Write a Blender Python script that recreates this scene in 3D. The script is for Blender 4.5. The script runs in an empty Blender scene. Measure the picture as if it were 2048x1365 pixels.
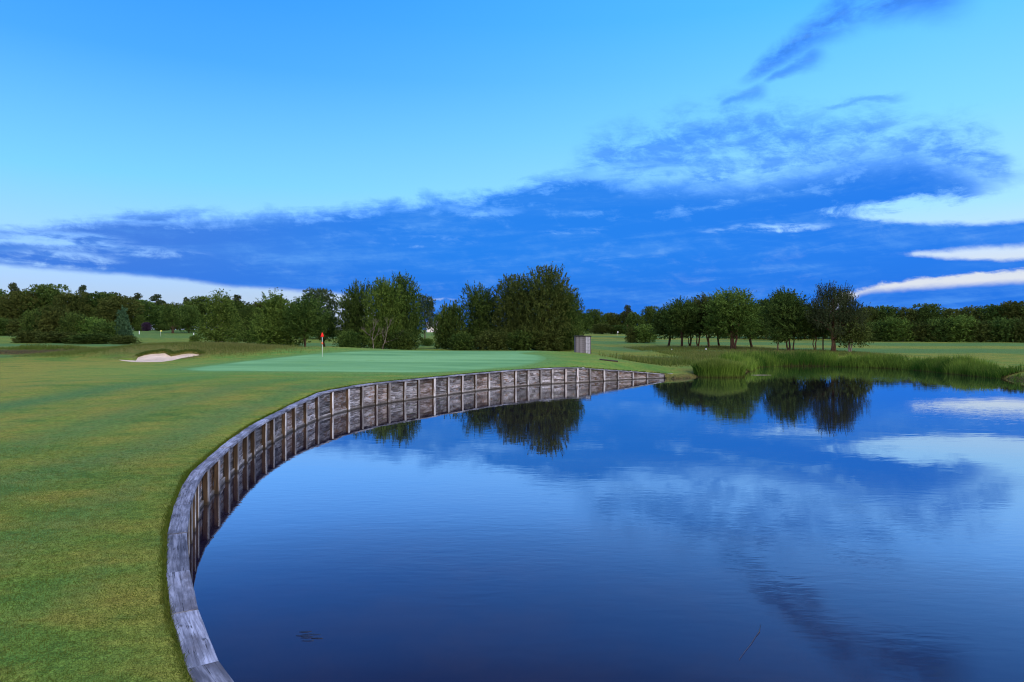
import bpy, math, random
import numpy as np
from mathutils import Vector, geometry

random.seed(7)
RNG = np.random.default_rng(7)
S = bpy.context.scene
COL = S.collection
F, CX, YH, HC = 1365.33, 1024.0, 660.0, 3.3      # focal length / centre / horizon of the photo, eye height over the water

def sst(a, b, x):
    t = np.clip((np.asarray(x, float) - a) / (b - a), 0, 1)
    return t * t * (3 - 2 * t)

# ------------------------------------------------------------------ node helper
class NT:
    def __init__(s, tree):
        s.t = tree; s.n = tree.nodes; s.l = tree.links
    def node(s, typ, **kw):
        nd = s.n.new(typ)
        for k, v in kw.items(): setattr(nd, k, v)
        return nd
    def put(s, sock, v):
        if v is None: return
        if isinstance(v, bpy.types.NodeSocket): s.l.new(v, sock)
        else:
            if hasattr(sock.default_value, '__len__') and hasattr(v, '__len__'):
                v = tuple(v)
                if len(sock.default_value) == 4 and len(v) == 3: v = v + (1,)
            sock.default_value = v
    def m(s, op, a, b=None, c=None, clamp=False):
        nd = s.node('ShaderNodeMath', operation=op); nd.use_clamp = clamp
        for i, v in enumerate((a, b, c)): s.put(nd.inputs[i], v)
        return nd.outputs[0]
    def v(s, op, a, b=None):
        nd = s.node('ShaderNodeVectorMath', operation=op)
        s.put(nd.inputs[0], a); s.put(nd.inputs[1], b)
        return nd.outputs[0]
    def xyz(s, x, y, z=0.0):
        nd = s.node('ShaderNodeCombineXYZ')
        for i, q in enumerate((x, y, z)): s.put(nd.inputs[i], q)
        return nd.outputs[0]
    def sep(s, v):
        nd = s.node('ShaderNodeSeparateXYZ'); s.l.new(v, nd.inputs[0]); return nd.outputs
    def mix(s, f, a, b, typ='MIX'):
        nd = s.node('ShaderNodeMix', data_type='RGBA', blend_type=typ)
        s.put(nd.inputs[0], f); s.put(nd.inputs[6], a); s.put(nd.inputs[7], b)
        return nd.outputs[2]
    def smooth(s, x, a, b, lo=0.0, hi=1.0):
        nd = s.node('ShaderNodeMapRange', interpolation_type='SMOOTHSTEP')
        s.put(nd.inputs[0], x); s.put(nd.inputs[1], a); s.put(nd.inputs[2], b); s.put(nd.inputs[3], lo); s.put(nd.inputs[4], hi)
        return nd.outputs[0]
    def noise(s, vec, scale, detail=4, rough=.55, dist=0.0, out=0):
        nd = s.node('ShaderNodeTexNoise')
        s.put(nd.inputs['Vector'], vec); s.put(nd.inputs['Scale'], scale); s.put(nd.inputs['Detail'], detail)
        s.put(nd.inputs['Roughness'], rough); s.put(nd.inputs['Distortion'], dist)
        return nd.outputs[out]
    def ramp(s, x, stops):
        nd = s.node('ShaderNodeValToRGB'); e = nd.color_ramp.elements
        while len(e) > 1: e.remove(e[-1])
        for i, (p, c) in enumerate(stops):
            el = e[0] if i == 0 else e.new(p)
            el.position = p; el.color = tuple(c) + (1,)
        s.put(nd.inputs[0], x); return nd.outputs[0]
    def curve(s, x, pts):
        nd = s.node('ShaderNodeFloatCurve'); c = nd.mapping.curves[0]
        nd.mapping.use_clip = False
        pts = sorted(pts)
        while len(c.points) < len(pts): c.points.new(.5, .5)
        for p, q in zip(c.points, pts): p.location = q; p.handle_type = 'AUTO_CLAMPED'
        nd.mapping.update(); s.put(nd.inputs['Value'], x); return nd.outputs[0]
    def attr(s, name, out=2):
        return s.node('ShaderNodeAttribute', attribute_name=name).outputs[out]

def material(name):
    m = bpy.data.materials.new(name); m.use_nodes = True
    t = NT(m.node_tree); t.n.clear()
    out = t.node('ShaderNodeOutputMaterial')
    return m, t, out

def principled(t, out, base, rough=.8, spec=.3, normal=None, **kw):
    b = t.node('ShaderNodeBsdfPrincipled')
    t.put(b.inputs['Base Color'], base); t.put(b.inputs['Roughness'], rough); t.put(b.inputs['Specular IOR Level'], spec)
    for k, v in kw.items(): t.put(b.inputs[k], v)
    if normal is not None: t.l.new(normal, b.inputs['Normal'])
    t.l.new(b.outputs[0], out.inputs[0]); return b

def bump(t, h, strength=.4, dist=.02):
    nd = t.node('ShaderNodeBump'); t.put(nd.inputs['Strength'], strength); t.put(nd.inputs['Distance'], dist)
    t.l.new(h, nd.inputs['Height']); return nd.outputs[0]

# ------------------------------------------------------------------ objects
def tag(o, label=None, cat=None, group=None, kind=None):
    if label: o['label'] = label
    if cat: o['category'] = cat
    if group: o['group'] = group
    if kind: o['kind'] = kind
    return o

def thing(name, label, cat, loc=(0, 0, 0), rz=0, group=None):
    o = bpy.data.objects.new(name, None); COL.objects.link(o)
    o.location = loc; o.rotation_euler = (0, 0, rz); o.empty_display_size = .2
    return tag(o, label, cat, group)

def make_mesh(name, V, Fc, mats, uv=None, attrs=None, mat_idx=None, smooth=False):
    """V (n,3); Fc list of tuples or an (m,k) int array"""
    me = bpy.data.meshes.new(name)
    V = np.asarray(V, np.float32)
    if isinstance(Fc, np.ndarray):
        m, k = Fc.shape
        me.vertices.add(len(V)); me.vertices.foreach_set('co', V.ravel())
        me.loops.add(m * k); me.loops.foreach_set('vertex_index', Fc.astype(np.int32).ravel())
        me.polygons.add(m); me.polygons.foreach_set('loop_start', np.arange(m, dtype=np.int32) * k)
        me.update(calc_edges=True)
    else:
        me.from_pydata([tuple(v) for v in V.tolist()], [], Fc); me.update()
    for mt in (mats if isinstance(mats, (list, tuple)) else [mats]): me.materials.append(mt)
    if mat_idx is not None: me.polygons.foreach_set('material_index', np.asarray(mat_idx, np.int32))
    if uv is not None:
        lay = me.uv_layers.new(name='UVMap'); lay.data.foreach_set('uv', np.asarray(uv, np.float32).ravel())
    for k, a in (attrs or {}).items():
        at = me.attributes.new(k, 'FLOAT', 'POINT'); at.data.foreach_set('value', np.asarray(a, np.float32))
    me.polygons.foreach_set('use_smooth', np.full(len(me.polygons), smooth))
    me.update()
    return me

def put(name, me, parent=None):
    o = bpy.data.objects.new(name, me); COL.objects.link(o)
    if parent: o.parent = parent
    return o

class MB:
    """collects boxes and tubes into ONE mesh"""
    def __init__(s): s.V = []; s.F = []; s.UV = []; s.M = []; s.T = []; s.tone = .5
    def quad(s, ids, uvs, mi=0):
        s.F.append(tuple(ids)); s.UV += list(uvs); s.M.append(mi)
    def loft(s, rings, us, vs, mi=0, closed=True, face_mat=None):
        base = len(s.V); n = len(rings[0])
        for r in rings: s.V += [tuple(p) for p in r]
        s.T += [s.tone] * (len(rings) * n)
        for i in range(len(rings) - 1):
            for j in range(n):
                k = (j + 1) % n
                a, b, c, d = base + i * n + j, base + i * n + k, base + (i + 1) * n + k, base + (i + 1) * n + j
                s.quad((a, b, c, d), ((us[i], vs[j]), (us[i], vs[j + 1]), (us[i + 1], vs[j + 1]), (us[i + 1], vs[j])), face_mat[j] if face_mat else mi)
        if closed:
            for i, rev in ((0, True), (len(rings) - 1, False)):
                ids = [base + i * n + j for j in range(n)]
                if rev: ids = ids[::-1]
                s.F.append(tuple(ids)); s.UV += [(us[i] + .02 * (q % 2), .1 * q) for q in range(n)]; s.M.append(mi)
    def tube(s, pts, radii, sides=6, mi=0):
        pts = [Vector(p) for p in pts]; rings = []
        for i, p in enumerate(pts):
            d = (pts[min(i + 1, len(pts) - 1)] - pts[max(i - 1, 0)])
            d = d.normalized() if d.length > 1e-6 else Vector((0, 0, 1))
            a = d.orthogonal().normalized() if i == 0 else (s._a - d * s._a.dot(d)).normalized()
            s._a = a; b = d.cross(a)
            rings.append([p + (a * math.cos(2 * math.pi * k / sides) + b * math.sin(2 * math.pi * k / sides)) * radii[i] for k in range(sides)])
        L = [0.0]
        for i in range(1, len(pts)): L.append(L[-1] + (pts[i] - pts[i - 1]).length)
        s.loft(rings, L, [k / sides for k in range(sides + 1)], mi)
    def box(s, c, d, rz=0, mi=0):
        cx, cy, cz = c; dx, dy, dz = d[0] / 2, d[1] / 2, d[2] / 2
        ca, sa = math.cos(rz), math.sin(rz); ch = min(dx, dy, dz) * .12
        def ring(z, k):
            pts = [(-dx + k, -dy + k), (dx - k, -dy + k), (dx - k, dy - k), (-dx + k, dy - k)]
            return [(cx + x * ca - y * sa, cy + x * sa + y * ca, cz + z) for x, y in pts]
        vs = [0, 2 * dx, 2 * dx + 2 * dy, 4 * dx + 2 * dy, 4 * dx + 4 * dy]
        s.loft([ring(-dz, ch), ring(-dz + ch, 0), ring(dz - ch, 0), ring(dz, ch)], [0, ch, 2 * dz - ch, 2 * dz], vs, mi)
    def build(s, name, mats, parent=None, smooth=False):
        return put(name, make_mesh(name, s.V, s.F, mats, uv=s.UV, attrs=dict(plank=s.T), mat_idx=s.M, smooth=smooth), parent)

# ------------------------------------------------------------------ layout: pixels of the photo -> metres on the ground
ZT = .975                                                   # top of the timber wall
def pix(px, py, z):
    Y = F * (HC - z) / (py - YH)
    return ((px - CX) / F * Y, Y)

edge_top = [(460,1365),(430,1300),(408,1254),(393,1205),(382,1160),(375.5,1100),(374,1046),(379,1018),(388,990),(404,947),(440,913),(479,879),(526,846),
            (577,819),(605,805),(629,794),(642,787),(680,778.5),(722,771),(782,763.5),(845,757.5),(910,751),(1005,742.5),(1082,737.5),(1135,735.3),(1155,735)]
edge_bot = [(1185,764.5),(1235,761),(1282,758.6),(1331,756.8),(1349,755.4)]
def top_at(py):                                             # the capping drops about 0.4 m from the bend to the near end
    return HC * float(np.interp(py, [735, 787, 796, 806, 827, 849, 890, 957, 990, 1100, 1365], [.295, .292, .272, .256, .238, .230, .226, .220, .218, .215, .205]))
near_pts = [pix(x, y, top_at(y)) for x, y in edge_top]
wall_pts = [(6.4,-.5),(4.0,.2),(2.0,1.15),(.45,2.3),(-.95,3.75)] + near_pts + [pix(x, y, 0) for x, y in edge_bot]
W0 = np.array(wall_pts)

def resample(P, step):
    P = np.asarray(P, float)
    d = np.r_[0, np.cumsum(np.linalg.norm(np.diff(P, axis=0), axis=1))]
    n = max(2, int(round(d[-1] / step)) + 1)
    q = np.linspace(0, d[-1], n)
    return np.c_[np.interp(q, d, P[:, 0]), np.interp(q, d, P[:, 1])], q

def catmull(P, n=8):
    P = np.asarray(P, float); Q = np.vstack([2 * P[0] - P[1], P, 2 * P[-1] - P[-2]]); out = []
    for i in range(1, len(Q) - 2):
        p0, p1, p2, p3 = Q[i - 1], Q[i], Q[i + 1], Q[i + 2]
        for t in np.linspace(0, 1, n, endpoint=False):
            out.append(.5 * (2 * p1 + (p2 - p0) * t + (2 * p0 - 5 * p1 + 4 * p2 - p3) * t * t + (3 * p1 - p0 - 3 * p2 + p3) * t ** 3))
    out.append(P[-1]); return np.array(out)

W, WS = resample(catmull(W0), .1)
for _ in range(6):                                          # take the hand measuring jitter out of the line
    W[1:-1] = .25 * W[:-2] + .5 * W[1:-1] + .25 * W[2:]
WT = np.gradient(W, axis=0); WT /= np.linalg.norm(WT, axis=1)[:, None]
for _ in range(4): WT[1:-1] = (WT[:-2] + WT[1:-1] * 2 + WT[2:]) / 4
WT /= np.linalg.norm(WT, axis=1)[:, None]
WN = np.c_[WT[:, 1], -WT[:, 0]]                             # towards the water
S_END = WS[-1]; K_END = int(np.argmin(((W - np.array(pix(1333, 756.7, 0))) ** 2).sum(1)))
s_drop = WS[np.argmin(np.abs(W[:, 0] / np.maximum(W[:, 1], .1) - (1152 - CX) / F) + (W[:, 1] < 20) * 9)]
_ks = [0.0] + [float(WS[np.argmin(((W - np.array(p)) ** 2).sum(1))]) for p in near_pts]
_kh = [.66] + [top_at(y) for x, y in edge_top]
def wall_top(s):
    h = np.interp(s, _ks, _kh)
    return h - (h - .2) * np.clip((s - s_drop) / (S_END - s_drop), 0, 1)
def wpt(s, off):
    x = np.interp(s, WS, W[:, 0]) + off * np.interp(s, WS, WN[:, 0])
    y = np.interp(s, WS, W[:, 1]) + off * np.interp(s, WS, WN[:, 1])
    return x, y
def s_at_px(px):
    ok = W[:, 1] > 4; a = np.where(ok, CX + F * W[:, 0] / np.maximum(W[:, 1], .1), 1e9)
    k = np.where((WS > 14) & ok)[0]
    return WS[k[np.argmin(np.abs(a[k] - px))]]

shore_px = [(1334,757.6),(1350,758.5),(1372,758),(1392,756),(1420,752),(1470,748),(1500,744),(1513,736),(1560,733),(1640,733),(1700,734.5),(1780,737.5),
            (1850,742.5),(1900,748),(1950,753),(2000,757.5),(2048,762),(2120,771),(2220,786)]
shore = [pix(x, y, 0) for x, y in shore_px] + [(41,25),(41,14),(36,4),(26,-3),(14,-4),(6.5,-1.2)]
SH, _ = resample(catmull(shore, 6), .5)
N_WALL = len(WS[:K_END:3])
POND = np.vstack([np.c_[wpt(WS[:K_END:3], -.16)], SH])       # hole in the land

def seg_dist(P, Q):
    """distance of points P to polyline Q, with index of the nearest sample"""
    out = np.full(len(P), 1e9); idx = np.zeros(len(P), int)
    for i in range(len(Q) - 1):
        a = Q[i]; b = Q[i + 1] - a; L = max((b ** 2).sum(), 1e-9)
        t = np.clip(((P - a) @ b) / L, 0, 1)
        d = np.hypot(*(P - a - t[:, None] * b).T)
        k = d < out; out[k] = d[k]; idx[k] = i
    return out, idx

def inside(P, poly):
    x, y = P[:, 0], P[:, 1]; c = np.zeros(len(P), bool)
    for i in range(len(poly)):
        x1, y1 = poly[i]; x2, y2 = poly[i - 1]
        if y1 == y2: continue
        c ^= ((y1 > y) != (y2 > y)) & (x < (x2 - x1) * (y - y1) / (y2 - y1) + x1)
    return c

W_C = W[::6]; WS_C = WS[::6]
def height(x, y, near_wall=True):
    x = np.atleast_1d(np.asarray(x, float)); y = np.atleast_1d(np.asarray(y, float))
    zl = np.interp(y, [-50,4,12,18,26,60,64,76,120,150,190,230,420,4000], [.66,.68,.74,.82,.97,.97,.98,1.1,1.25,1.4,1.9,2.2,2.6,3.2])
    zr = np.interp(y, [-50,40,60,80,100,130,190,260,420,4000], [.5,.42,.5,.66,.8,1.05,1.45,1.75,2.4,3.2])
    wr = sst(5.5, 13, x - np.clip(y - 60, 0, 60) * .05)
    z = zl * (1 - wr) + zr * wr
    # raised green
    z = z + .5 * sst(36, 57.5, y) * (1 - sst(59.5, 69, y)) * sst(-25, -14, x) * (1 - sst(1.5, 12.5, x))
    def G(cx, cy, a, sx, sf, sb):
        s = np.where(y < cy, sf, sb)
        return a * np.exp(-((x - cx) / sx) ** 2 / 2 - ((y - cy) / s) ** 2 / 2)
    z = z + G(-28.2, 54.6, .95, 3.6, 1.9, 4) + G(-23.2, 56.8, .6, 3.4, 2.4, 4) + G(-34.5, 57, .42, 4, 3, 4) + G(-17.5, 62, .36, 4.5, 4.5, 3.5)
    z = z + G(-95, 178, 1.3, 22, 22, 30) + .0
    # ditch at the left
    dx = sst(-31, -36, x); yc = 68.5 + (x + 45) * .05
    z = z - .95 * dx * np.exp(-((y - yc) / 2.0) ** 4) + .22 * dx * np.exp(-((y - yc - 5) / 1.6) ** 2)
    # gentle unevenness
    amp = np.clip((np.hypot(x, y) - 8) / 40, 0, 1)
    z = z + amp * (.05 * np.sin(x * .31 + 1) * np.sin(y * .23) + .03 * np.sin(x * .8 + y * .37)) * (1 - sst(36, 40, y) * (1 - sst(60, 66, y)) * sst(-22, -18, x) * (1 - sst(4, 8, x)))
    far = np.clip((y - 95) / 60, 0, 1)
    z = z + far * .22 * (np.sin(y * .11 + x * .02) + np.sin(x * .05 + 2) * .6)
    if near_wall:
        P = np.c_[x, y]; q = (np.hypot(x - 0, y - 20) < 60)
        if q.any():
            d, i = seg_dist(P[q], W_C)
            zw = wall_top(WS_C[i]) - .012
            k = sst(.15, 3.2, d)
            z[q] = zw * (1 - k) + z[q] * k
            d2, _ = seg_dist(P[q], SH)
            ins = inside(P[q], POND)
            d2 = np.where(ins, -d2, d2)
            zs = np.interp(d2, [-1, 0, .25, 1.2, 4, 9], [-.4, -.18, .10, .36, .9, 3.0])
            nearer = sst(0, .6, d - d2)        # only where the open bank is nearer than the timber wall
            z[q] = np.where(zs < z[q], zs * nearer + z[q] * (1 - nearer), z[q])
    return z

def ground(x, y): return float(height([x], [y])[0])

_YS = np.concatenate([np.arange(3, 70, .12), np.arange(70, 420, .6)])
def hit(px, py):
    """first ground point seen at a pixel"""
    X = (px - CX) / F * _YS; Zr = HC - (py - YH) / F * _YS
    h = height(X, _YS)
    k = np.where(Zr <= h)[0]
    i = k[0] if len(k) else len(_YS) - 1
    if i > 0 and len(k):
        a = Zr[i - 1] - h[i - 1]; b = Zr[i] - h[i]; t = a / max(a - b, 1e-9)
        Y = _YS[i - 1] + t * (_YS[i] - _YS[i - 1])
    else: Y = _YS[i]
    return ((px - CX) / F * Y, Y)

# ------------------------------------------------------------------ materials
def mat_lawn():
    m, t, out = material('lawn')
    g = t.node('ShaderNodeNewGeometry'); P = g.outputs['Position']
    x, y, z = t.sep(P)
    big = t.noise(t.xyz(t.m('MULTIPLY', x, .09), t.m('MULTIPLY', y, .16)), 1, 4, .55)
    mid = t.noise(t.xyz(t.m('MULTIPLY', x, .45), t.m('MULTIPLY', y, .8), 3), 1, 5, .6)
    fine = t.noise(P, 9, 5, .7)
    vfine = t.noise(P, 55, 3, .75)
    dry, fair, rough = t.attr('dry'), t.attr('fair'), t.attr('rough')
    col = t.mix(t.smooth(big, .36, .64), (.086, .150, .022), (.126, .178, .024))
    col = t.mix(t.m('MULTIPLY', t.smooth(mid, .44, .66), .8), col, (.190, .168, .028))
    col = t.mix(t.m('MULTIPLY', t.smooth(mid, .5, .32), .85), col, (.056, .120, .020))
    df = t.m('MULTIPLY', dry, t.smooth(t.m('ADD', mid, t.m('MULTIPLY', fine, .25)), .36, .70), clamp=True)
    col = t.mix(df, col, (.215, .192, .032))
    ff = t.m('MULTIPLY', fair, t.smooth(mid, .1, .6, .5, 1))
    col = t.mix(ff, col, (.062, .138, .040))
    col = t.mix(rough, col, t.mix(t.smooth(fine, .35, .65), (.060, .080, .014), (.135, .112, .034)))
    col = t.mix(t.m('MULTIPLY', t.attr('apron'), .75), col, t.mix(t.smooth(mid, .4, .65), (.094, .205, .036), (.145, .215, .040)))
    col = t.mix(t.m('MULTIPLY', t.attr('collar'), .75), col, (.098, .205, .055))
    col = t.mix(t.attr('mud'), col, t.mix(t.smooth(fine, .35, .65), (.022, .017, .009), (.070, .055, .024)))
    mot = t.noise(t.xyz(t.m('MULTIPLY', x, 2.2), t.m('MULTIPLY', y, 3.0), 11), 1, 6, .7)
    col = t.mix(t.m('MULTIPLY', t.smooth(mot, .50, .66), .34), col, (.160, .134, .024))
    col = t.mix(t.m('MULTIPLY', t.smooth(mot, .48, .36), .36), col, (.056, .124, .024))
    k = t.smooth(fine, .25, .75, .70, 1.28); k2 = t.smooth(vfine, .3, .7, .45, 1.5)
    kk = t.m('MULTIPLY', k, k2)
    col = t.v('MULTIPLY', col, t.xyz(kk, kk, kk))
    h = t.m('ADD', t.m('MULTIPLY', fine, .6), t.m('MULTIPLY', vfine, .6))
    b = principled(t, out, col, .95, .03, bump(t, h, .55, .03))
    t.put(b.inputs['Sheen Weight'], .0); t.put(b.inputs['Sheen Roughness'], .5); t.put(b.inputs['Sheen Tint'], (.62, .85, .42))
    return m

def mat_green():
    m, t, out = material('putting_green_turf')
    P = t.node('ShaderNodeNewGeometry').outputs['Position']; x, y, z = t.sep(P)
    s = t.noise(t.xyz(t.m('MULTIPLY', x, .05), t.m('MULTIPLY', t.m('ADD', y, t.m('MULTIPLY', x, .12)), .30), 3), 1, 4, .6, .4)
    n = t.noise(P, .7, 5, .6); f = t.noise(P, 30, 3, .7)
    col = t.mix(t.smooth(s, .36, .62), (.090, .218, .068), (.160, .325, .112))
    col = t.mix(t.smooth(n, .5, .75), col, (.130, .270, .078))
    col = t.mix(t.m('MULTIPLY', t.attr('edge'), t.smooth(t.m('ADD', n, t.attr('edge')), .6, 1.2)), col, (.098, .205, .050))
    k = t.smooth(f, .3, .7, .88, 1.1)
    principled(t, out, t.v('MULTIPLY', col, t.xyz(k, k, k)), .9, .08)
    return m

def mat_sand():
    m, t, out = material('bunker_sand')
    P = t.node('ShaderNodeNewGeometry').outputs['Position']
    n = t.noise(P, .9, 5, .6); f = t.noise(P, 14, 4, .7)
    col = t.mix(t.smooth(n, .35, .7), (.50, .385, .265), (.66, .51, .355))
    k = t.smooth(f, .3, .7, .85, 1.1)
    principled(t, out, t.v('MULTIPLY', col, t.xyz(k, k, k)), .95, .05, bump(t, t.m('ADD', f, t.m('MULTIPLY', t.noise(P, 2.6, 3), 2.0)), .8, .09))
    return m

def mat_soil():
    m, t, out = material('dark_soil')
    P = t.node('ShaderNodeNewGeometry').outputs['Position']
    principled(t, out, t.mix(t.smooth(t.noise(P, 5, 5), .35, .65), (.035, .03, .012), (.10, .08, .03)), .95, .05)
    return m

def mat_water():
    m, t, out = material('pond_water')
    P = t.node('ShaderNodeNewGeometry').outputs['Position']; x, y, z = t.sep(P)
    murk = t.noise(P, .5, 5, .6)
    col = t.mix(t.smooth(murk, .35, .7), (.0085, .0060, .017), (.016, .009, .014))
    patch = t.smooth(t.noise(t.xyz(t.m('MULTIPLY', x, .05), t.m('MULTIPLY', y, .13), 5), 1, 3), .40, .66)
    w1 = t.noise(t.xyz(t.m('MULTIPLY', x, .7), t.m('MULTIPLY', y, 1.6)), 1.0, 3, .5, .6)
    w2 = t.noise(t.xyz(t.m('MULTIPLY', x, 2.2), t.m('MULTIPLY', y, 6.5), 2), 1.0, 2, .5, .4)
    h = t.m('ADD', t.m('MULTIPLY', w1, .0013), t.m('MULTIPLY', w2, t.m('ADD', .00022, t.m('MULTIPLY', patch, .0015))))
    nb = t.node('ShaderNodeBump'); nb.inputs['Strength'].default_value = 1.0; nb.inputs['Distance'].default_value = 1.0
    t.l.new(h, nb.inputs['Height'])
    lw = t.node('ShaderNodeLayerWeight'); lw.inputs['Blend'].default_value = .5; t.l.new(nb.outputs[0], lw.inputs['Normal'])
    R = t.curve(lw.outputs['Facing'], [(0, .02), (.40, .03), (.541, .05), (.576, .085), (.632, .14), (.693, .25), (.758, .48), (.806, .59), (.86, .66), (.90, .77), (.95, .93), (1, 1)])
    d = t.node('ShaderNodeBsdfDiffuse'); t.put(d.inputs[0], col)
    gl = t.node('ShaderNodeBsdfGlossy'); gl.inputs['Roughness'].default_value = .008; t.put(gl.inputs[0], (.95, .98, 1.0)); t.l.new(nb.outputs[0], gl.inputs['Normal'])
    mx = t.node('ShaderNodeMixShader'); t.l.new(R, mx.inputs[0]); t.l.new(d.outputs[0], mx.inputs[1]); t.l.new(gl.outputs[0], mx.inputs[2]); t.l.new(mx.outputs[0], out.inputs[0])
    return m

def mat_wood(name, dark, light, stain, stain_amt=.4, crack=.5, wet=True):
    m, t, out = material(name)
    uvn = t.node('ShaderNodeUVMap'); u, v, _ = t.sep(uvn.outputs[0])
    P = t.node('ShaderNodeNewGeometry').outputs['Position']; z = t.sep(P)[2]
    ri = t.node('ShaderNodeObjectInfo').outputs['Random']
    off = t.m('MULTIPLY', ri, 37.0)
    grain = t.noise(t.xyz(t.m('MULTIPLY', u, 2.2), t.m('MULTIPLY', v, 34.0), off), 1, 6, .65, .3)
    blot = t.noise(t.xyz(t.m('MULTIPLY', u, 1.5), t.m('MULTIPLY', v, 5.0), t.m('ADD', off, 9)), 1, 5, .62)
    patch = t.noise(t.xyz(t.m('MULTIPLY', u, 3.0), t.m('MULTIPLY', v, 6.0), t.m('ADD', off, 21)), 1, 4, .6)
    col = t.mix(t.smooth(grain, .28, .72), dark, light)
    col = t.mix(t.m('MULTIPLY', t.smooth(blot, .44, .62), .72), col, tuple(c * .8 for c in dark))
    col = t.mix(t.m('MULTIPLY', t.smooth(patch, .5, .68), stain_amt), col, stain)
    r2 = t.m('FRACT', t.m('MULTIPLY', ri, 17.31))
    col = t.mix(t.m('MULTIPLY', t.smooth(r2, .45, 1.0), .45 * stain_amt), col, stain)
    tone = t.m('MULTIPLY', t.smooth(ri, 0, 1, .7, 1.25), t.m('ADD', .5, t.attr('plank')))
    col = t.v('MULTIPLY', col, t.xyz(tone, tone, tone))
    cr = t.noise(t.xyz(t.m('MULTIPLY', u, .55), t.m('MULTIPLY', v, 21.0), t.m('ADD', off, 4)), 1, 4, .55, .25)
    line = t.m('MULTIPLY', t.smooth(t.m('ABSOLUTE', t.m('SUBTRACT', cr, .5)), .016, .003), t.m('MULTIPLY', t.smooth(patch, .42, .56), crack))
    cr2 = t.noise(t.xyz(t.m('MULTIPLY', u, 1.1), t.m('MULTIPLY', v, 46.0), t.m('ADD', off, 14)), 1, 3, .5, .1)
    line2 = t.m('MULTIPLY', t.smooth(cr2, .66, .74), t.m('MULTIPLY', t.smooth(blot, .40, .55), crack))
    line = t.m('MAXIMUM', line, line2)
    knot = t.node('ShaderNodeTexVoronoi'); t.put(knot.inputs['Vector'], t.xyz(t.m('MULTIPLY', u, 3.0), t.m('MULTIPLY', v, 9.0), off)); t.put(knot.inputs['Scale'], 1.0)
    kd = t.m('MULTIPLY', t.smooth(knot.outputs['Distance'], .16, .06), t.smooth(t.sep(knot.outputs['Color'])[0], .72, .76))
    line = t.m('MAXIMUM', line, t.m('MULTIPLY', kd, .8))
    col = t.mix(line, col, (.012, .010, .008))
    if wet:
        wz = t.smooth(t.m('ADD', z, t.m('MULTIPLY', blot, .12)), .135, .08)
        col = t.mix(t.m('MULTIPLY', wz, .85), col, (.022, .018, .010))
    h = t.m('SUBTRACT', t.m('MULTIPLY', grain, .5), line)
    principled(t, out, col, .82, .22, bump(t, h, .6, .006))
    return m

def mat_leaf(name, c0, c1, trans=.25, hue=.12):
    m, t, out = material(name)
    tint = t.attr('tint'); ri = t.node('ShaderNodeObjectInfo').outputs['Random']
    col = t.mix(tint, c0, c1)
    hs = t.node('ShaderNodeHueSaturation')
    t.put(hs.inputs['Hue'], t.m('ADD', .5 - hue * .12, t.m('MULTIPLY', ri, hue * .24)))
    t.put(hs.inputs['Saturation'], 1.0); t.put(hs.inputs['Value'], t.smooth(ri, 0, 1, 1 - hue * 1.4, 1 + hue * 1.4))
    t.put(hs.inputs['Color'], col)
    d = t.node('ShaderNodeBsdfDiffuse'); tr = t.node('ShaderNodeBsdfTranslucent'); mx = t.node('ShaderNodeMixShader')
    t.l.new(hs.outputs[0], d.inputs[0]); t.l.new(hs.outputs[0], tr.inputs[0])
    mx.inputs[0].default_value = trans
    t.l.new(d.outputs[0], mx.inputs[1]); t.l.new(tr.outputs[0], mx.inputs[2]); t.l.new(mx.outputs[0], out.inputs[0])
    return m

def mat_blade(name, base, low, high, tip):
    m, t, out = material(name)
    h = t.attr('along'); r = t.attr('tint')
    col = t.mix(r, low, high)
    col = t.mix(t.smooth(h, .30, .0), col, base)
    col = t.mix(t.m('MULTIPLY', t.smooth(h, .72, 1.0), .6), col, tip)
    d = t.node('ShaderNodeBsdfDiffuse'); tr = t.node('ShaderNodeBsdfTranslucent'); mx = t.node('ShaderNodeMixShader')
    t.l.new(col, d.inputs[0]); t.l.new(col, tr.inputs[0]); mx.inputs[0].default_value = .3
    t.l.new(d.outputs[0], mx.inputs[1]); t.l.new(tr.outputs[0], mx.inputs[2]); t.l.new(mx.outputs[0], out.inputs[0])
    return m

def mat_bark(name, c0, c1):
    m, t, out = material(name)
    P = t.node('ShaderNodeTexCoord').outputs['Object']; x, y, z = t.sep(P)
    n = t.noise(t.xyz(t.m('MULTIPLY', x, 9), t.m('MULTIPLY', y, 9), t.m('MULTIPLY', z, 2.2)), 1, 5, .65)
    principled(t, out, t.mix(t.smooth(n, .3, .7), c0, c1), .9, .1, bump(t, n, .6, .03))
    return m

def mat_plain(name, c, rough=.6, spec=.3, var=.12, sc=6):
    m, t, out = material(name)
    P = t.node('ShaderNodeTexCoord').outputs['Object']
    k = t.smooth(t.noise(P, sc, 4), .3, .7, 1 - var, 1 + var)
    principled(t, out, t.v('MULTIPLY', tuple(c), t.xyz(k, k, k)), rough, spec)
    return m

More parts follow.
